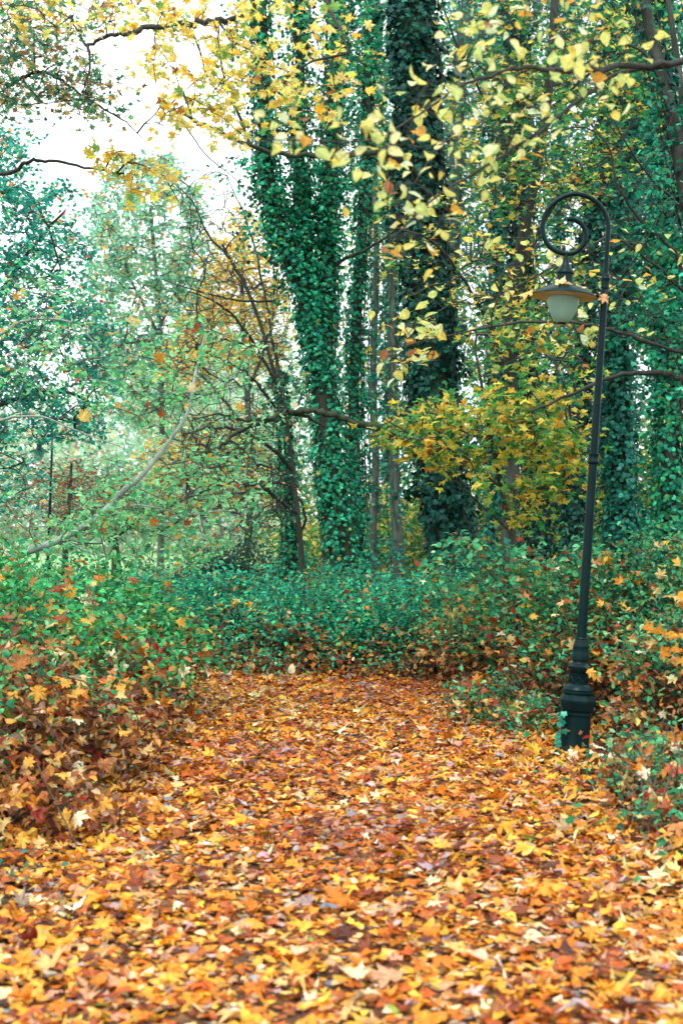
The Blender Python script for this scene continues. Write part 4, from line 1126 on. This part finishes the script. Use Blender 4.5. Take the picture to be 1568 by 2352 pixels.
# ------------------------------------------------------------------ shrubs
def bush(name, label, blobs, N, size, pal, low_pal, low_z, tm, seed, caught=0, singles=0, caught_singles=0, stems=40, cl=.11, group=None, per=22, stem_r=.005, caught_size=(.07, .125), wisps=0):
    """blobs: (x, y, z, rx, ry, rz); leaves bunch along their outer shell"""
    r = np.random.default_rng(seed)
    B = np.array(blobs, float)
    base = np.array([B[:, 0].mean(), B[:, 1].mean(), 0])
    root = thing(name, label, 'shrub', base, group)
    w = B[:, 3] * B[:, 5]; w = w / w.sum()
    K = N // per
    bi = r.choice(len(B), K, p=w)
    d = norm(r.normal(0, 1, (K, 3)))
    rad = r.random(K) ** .28 * (1 + .10 * np.sin(d[:, 0] * 7 + bi) + .10 * np.sin(d[:, 2] * 9 + d[:, 1] * 5 + bi * 2))
    c = B[bi, :3] + d * B[bi, 3:] * rad[:, None]
    c = c[c[:, 2] > .04]
    pos = np.repeat(c, per, 0) + r.normal(0, cl, (len(c) * per, 3)) * np.array([1, 1, .7])
    pos = pos[pos[:, 2] > .03]
    N = len(pos)
    nr = up_normals(N, r, .55) + np.array([0, -.25, 0])
    hint = r.normal(0, 1, (N, 3)) + np.array([0, 0, -.4])
    sz = r.uniform(*size, N)
    low = pos[:, 2] + r.normal(0, .24, N) + .12 * np.sin(pos[:, 0] * 4 + pos[:, 1] * 3) < low_z
    t_, key = TM[tm]
    foliage('foliage', pos[~low], nr[~low], hint[~low], sz[~low], pal, t_, key, M_SHRUB, root, r, 0, .2, singles)
    lowpos = pos[low]
    keep = r.random(len(lowpos)) < .7
    if keep.sum():
        foliage('dead_foliage', lowpos[keep], nr[low][keep] + r.normal(0, .6, (int(keep.sum()), 3)), hint[low][keep], sz[low][keep] * 1.15, low_pal, T_SMALL, 'small', M_LITTER, root, r, 0, .25)
    if caught:
        bi = r.choice(len(B), caught, p=w)
        d = norm(r.normal(0, 1, (caught, 3)) + np.array([0, -.8, .25]))
        q = B[bi, :3] + d * B[bi, 3:] * r.uniform(.92, 1.06, (caught, 1))
        q = q[q[:, 2] > .05]
        foliage('caught_leaves', q, up_normals(len(q), r, .6) + np.array([0, -.5, 0]), r.normal(0, 1, (len(q), 3)), r.uniform(*caught_size, len(q)), PAL_CAUGHT, T_MAPLE, 'maple', M_LITTER, root, r, 0, .2, caught_singles)
    polys = []
    if wisps:
        top = c[np.argsort(-c[:, 2] + r.normal(0, .12, len(c)))][:max(wisps, 4)]
        d = norm(r.normal(0, .5, (len(top), 3)) + np.array([0, -.15, 1.0])) * r.uniform(.15, .42, (len(top), 1))
        e = top + d
        polys += [(np.array([a, (a + b) / 2 + r.normal(0, .03, 3), b]), [.003, .0025, .0015]) for a, b in zip(top, e)]
        m = np.repeat(np.arange(len(top)), 9)
        t = r.uniform(.15, 1.05, len(m))[:, None]
        q = top[m] + d[m] * t + r.normal(0, .03, (len(m), 3))
        foliage('shoots', q, up_normals(len(q), r, .6), d[m] * 3 + r.normal(0, .8, (len(m), 3)), r.uniform(*size, len(m)) * .9, pal[:4], t_, key, M_SHRUB, root, r, 0, .2)
    for k in range(stems):
        b = B[r.choice(len(B), p=w)]
        f = np.array([b[0] + r.normal(0, .5) * b[3], b[1] + r.normal(0, .5) * b[4], 0.0])
        e = c[r.integers(len(c))]
        m = (f + e) / 2 + r.normal(0, .10, 3) + np.array([0, 0, .12])
        polys.append((smooth(np.array([f, m, e]), 4), np.linspace(stem_r, stem_r * .4, 9) * r.uniform(.6, 1.3)))
    tube_obj('stems', polys, 4, M_STEM, root, kind='stuff')
    return root


# left of the path, from the foreground back
bush('bramble_bush', 'nearest left bush, mostly brown stalks and caught maple leaves at the frame edge',
     [(-2.05, 7.7, .40, .62, .7, .55), (-2.55, 8.3, .65, .75, .7, .70), (-1.7, 8.6, .36, .45, .6, .46), (-1.55, 7.3, .16, .4, .5, .26), (-1.4, 9.0, .2, .28, .5, .3)], 15000, (.035, .065), PAL_LBUSH, PAL_BROWN, .80, 'small', 201, 420, 60, 180, 260, .09, 'bushes left of the path', wisps=40)
bush('bramble_bush', 'tall green bush midway along the left bank, dotted with red and yellow leaves',
     [(-2.55, 9.6, .74, .85, .75, .64), (-1.85, 9.8, .56, .55, .7, .60), (-3.2, 9.9, .75, .8, .8, .62), (-1.45, 10.3, .3, .35, .6, .4)], 17000, (.035, .07), PAL_LBUSH, PAL_BROWN, .58, 'small', 202, 280, 120, 140, 200, .10, 'bushes left of the path', wisps=90)
bush('bramble_bush', 'bright green bush at the path corner where the path bends left',
     [(-2.05, 11.4, .68, .80, .85, .62), (-1.6, 11.9, .50, .50, .8, .52), (-3.1, 11.6, .75, .9, .8, .62)], 15000, (.035, .07), PAL_LBUSH, PAL_BROWN, .38, 'small', 203, 150, 100, 60, 120, .10, 'bushes left of the path', wisps=90)
# hedge across the far end
for k, (x, Yc, lab) in enumerate([(-2.6, 17.0, 'leftmost teal-green bush of the low hedge, behind the left bushes'), (-1.45, 15.8, 'second teal bush of the low hedge closing the path, below the ivy tree'), (-.25, 15.4, 'middle teal bush of the low hedge straight ahead on the path'), (.85, 15.1, 'right teal bush of the low hedge in front of the dark ivy trunk')]):
    bush('hedge_bush', lab, [(x, Yc, .46 + .06 * (k % 2), .80, .8, .46), (x + .45, Yc + .3, .55, .6, .6, .44), (x - .4, Yc - .15, .40, .5, .7, .40), (x + .1, Yc - .75, .14, .45, .35, .22), (x - .5, Yc - .95, .08, .3, .3, .16)], 11000, (.035, .07), PAL_HEDGE, PAL_BROWN, .30, 'small', 210 + k, 90, 60, 30, 120, .12, 'low hedge at the end of the path', caught_size=(.055, .10), wisps=150)
# right of the path
bush('bramble_bush', 'brownish tangled bush at the right corner of the path end', [(1.35, 13.6, .38, .55, .6, .42), (1.9, 13.9, .55, .7, .6, .55), (1.15, 14.3, .4, .5, .5, .45)], 10000, (.035, .065), PAL_RBUSH, PAL_BROWN, .50, 'small', 221, 130, 60, 50, 190, .10, 'bushes right of the path', wisps=60)
bush('bramble_bush', 'leafy green bush directly behind the lamp post', [(2.0, 11.6, .66, .75, .65, .66), (2.75, 11.7, .78, .75, .65, .70)], 13000, (.035, .07), PAL_RBUSH, PAL_BROWN, .50, 'small', 222, 180, 110, 70, 190, .10, 'bushes right of the path', wisps=120)
bush('bramble_bush', 'bush with dark hollow and rust leaves right of the lamp base', [(2.45, 10.3, .42, .55, .5, .48), (2.95, 10.2, .55, .5, .5, .62)], 8000, (.035, .065), PAL_RBUSH, PAL_BROWN, .52, 'small', 223, 150, 60, 80, 190, .09, 'bushes right of the path', wisps=50)
bush('bramble_bush', 'low green sprigs with pale leaves at the right frame edge below the lamp', [(1.9, 8.3, .14, .45, .7, .20), (1.75, 7.1, .08, .35, .5, .14)], 2600, (.035, .065), PAL_RBUSH, PAL_BROWN, .10, 'small', 224, 110, 60, 60, 60, .08, 'bushes right of the path')
bush('bramble_bush', 'small green tuft leaning onto the path left of the lamp', [(1.15, 11.2, .14, .32, .4, .20), (1.38, 10.6, .12, .25, .3, .16)], 1900, (.035, .06), PAL_RBUSH, PAL_BROWN, .06, 'small', 225, 30, 60, 20, 30, .07, 'bushes right of the path')
tree('hazel_sapling', 'bent sapling with green and red leaves behind the bush left of the lamp',
     [([(1232, 1560), (1222, 1500), (1195, 1430), (1168, 1385), (1165, 1340), (1150, 1290)], 11.9, .014, .006)],
     [([(1168, 1385), (1120, 1310), (1060, 1270)], [11.9, 11.7, 11.5], .006, .002), ([(1165, 1340), (1250, 1280), (1340, 1265)], [11.9, 11.7, 11.6], .006, .002), ([(1165, 1350), (1130, 1260), (1090, 1220)], [11.9, 11.8, 11.7], .005, .002)],
     [dict(poly=[(985, 1290), (1060, 1215), (1130, 1240), (1250, 1250), (1345, 1255), (1310, 1330), (1230, 1390), (1100, 1400), (1010, 1370)], Y=(11.2, 12.6), k=110, n=15, sigma=.1, size=(.045, .08), pal=PAL_RBUSH, tmpl=TM['ovate'], twigs=2, tw=.5, step=.15, singles=200)], cat='sapling', seed=80, rough=.02, sides=7, bark=M_TWIG)
tree('hazel_sapling', 'sapling with large yellow maple leaves at the right frame edge above the bushes',
     [([(1640, 1760), (1620, 1600), (1600, 1450), (1590, 1330)], 9.0, .012, .005)],
     [([(1615, 1560), (1580, 1500), (1520, 1470)], [9, 8.9, 8.8], .004, .002), ([(1595, 1400), (1560, 1370), (1500, 1365)], [9, 8.9, 8.8], .004, .002)],
     [dict(poly=[(1510, 1350), (1590, 1320), (1600, 1700), (1550, 1680), (1500, 1480)], Y=(8.6, 9.2), k=12, n=3, sigma=.09, size=(.085, .13), pal=[(5, (.66, .36, .04)), (4, (.58, .24, .03)), (2, (.66, .52, .2))], tmpl=TM['maple'], twigs=1, singles=60, tw=.4)], cat='sapling', seed=81, rough=.02, sides=7, bark=M_TWIG)
bush('yew_bush', 'dark evergreen bush in the shade left of the thin ivy trunk', [((540 - 784) / 3266 * 27, 27, .5, 1.0, .9, .75), ((470 - 784) / 3266 * 27, 27.2, .35, .8, .8, .55)], 9000, (.05, .09), PAL_YEW, PAL_YEW, .0, 'tiny', 230, 0, 0, 0, 40, .14)
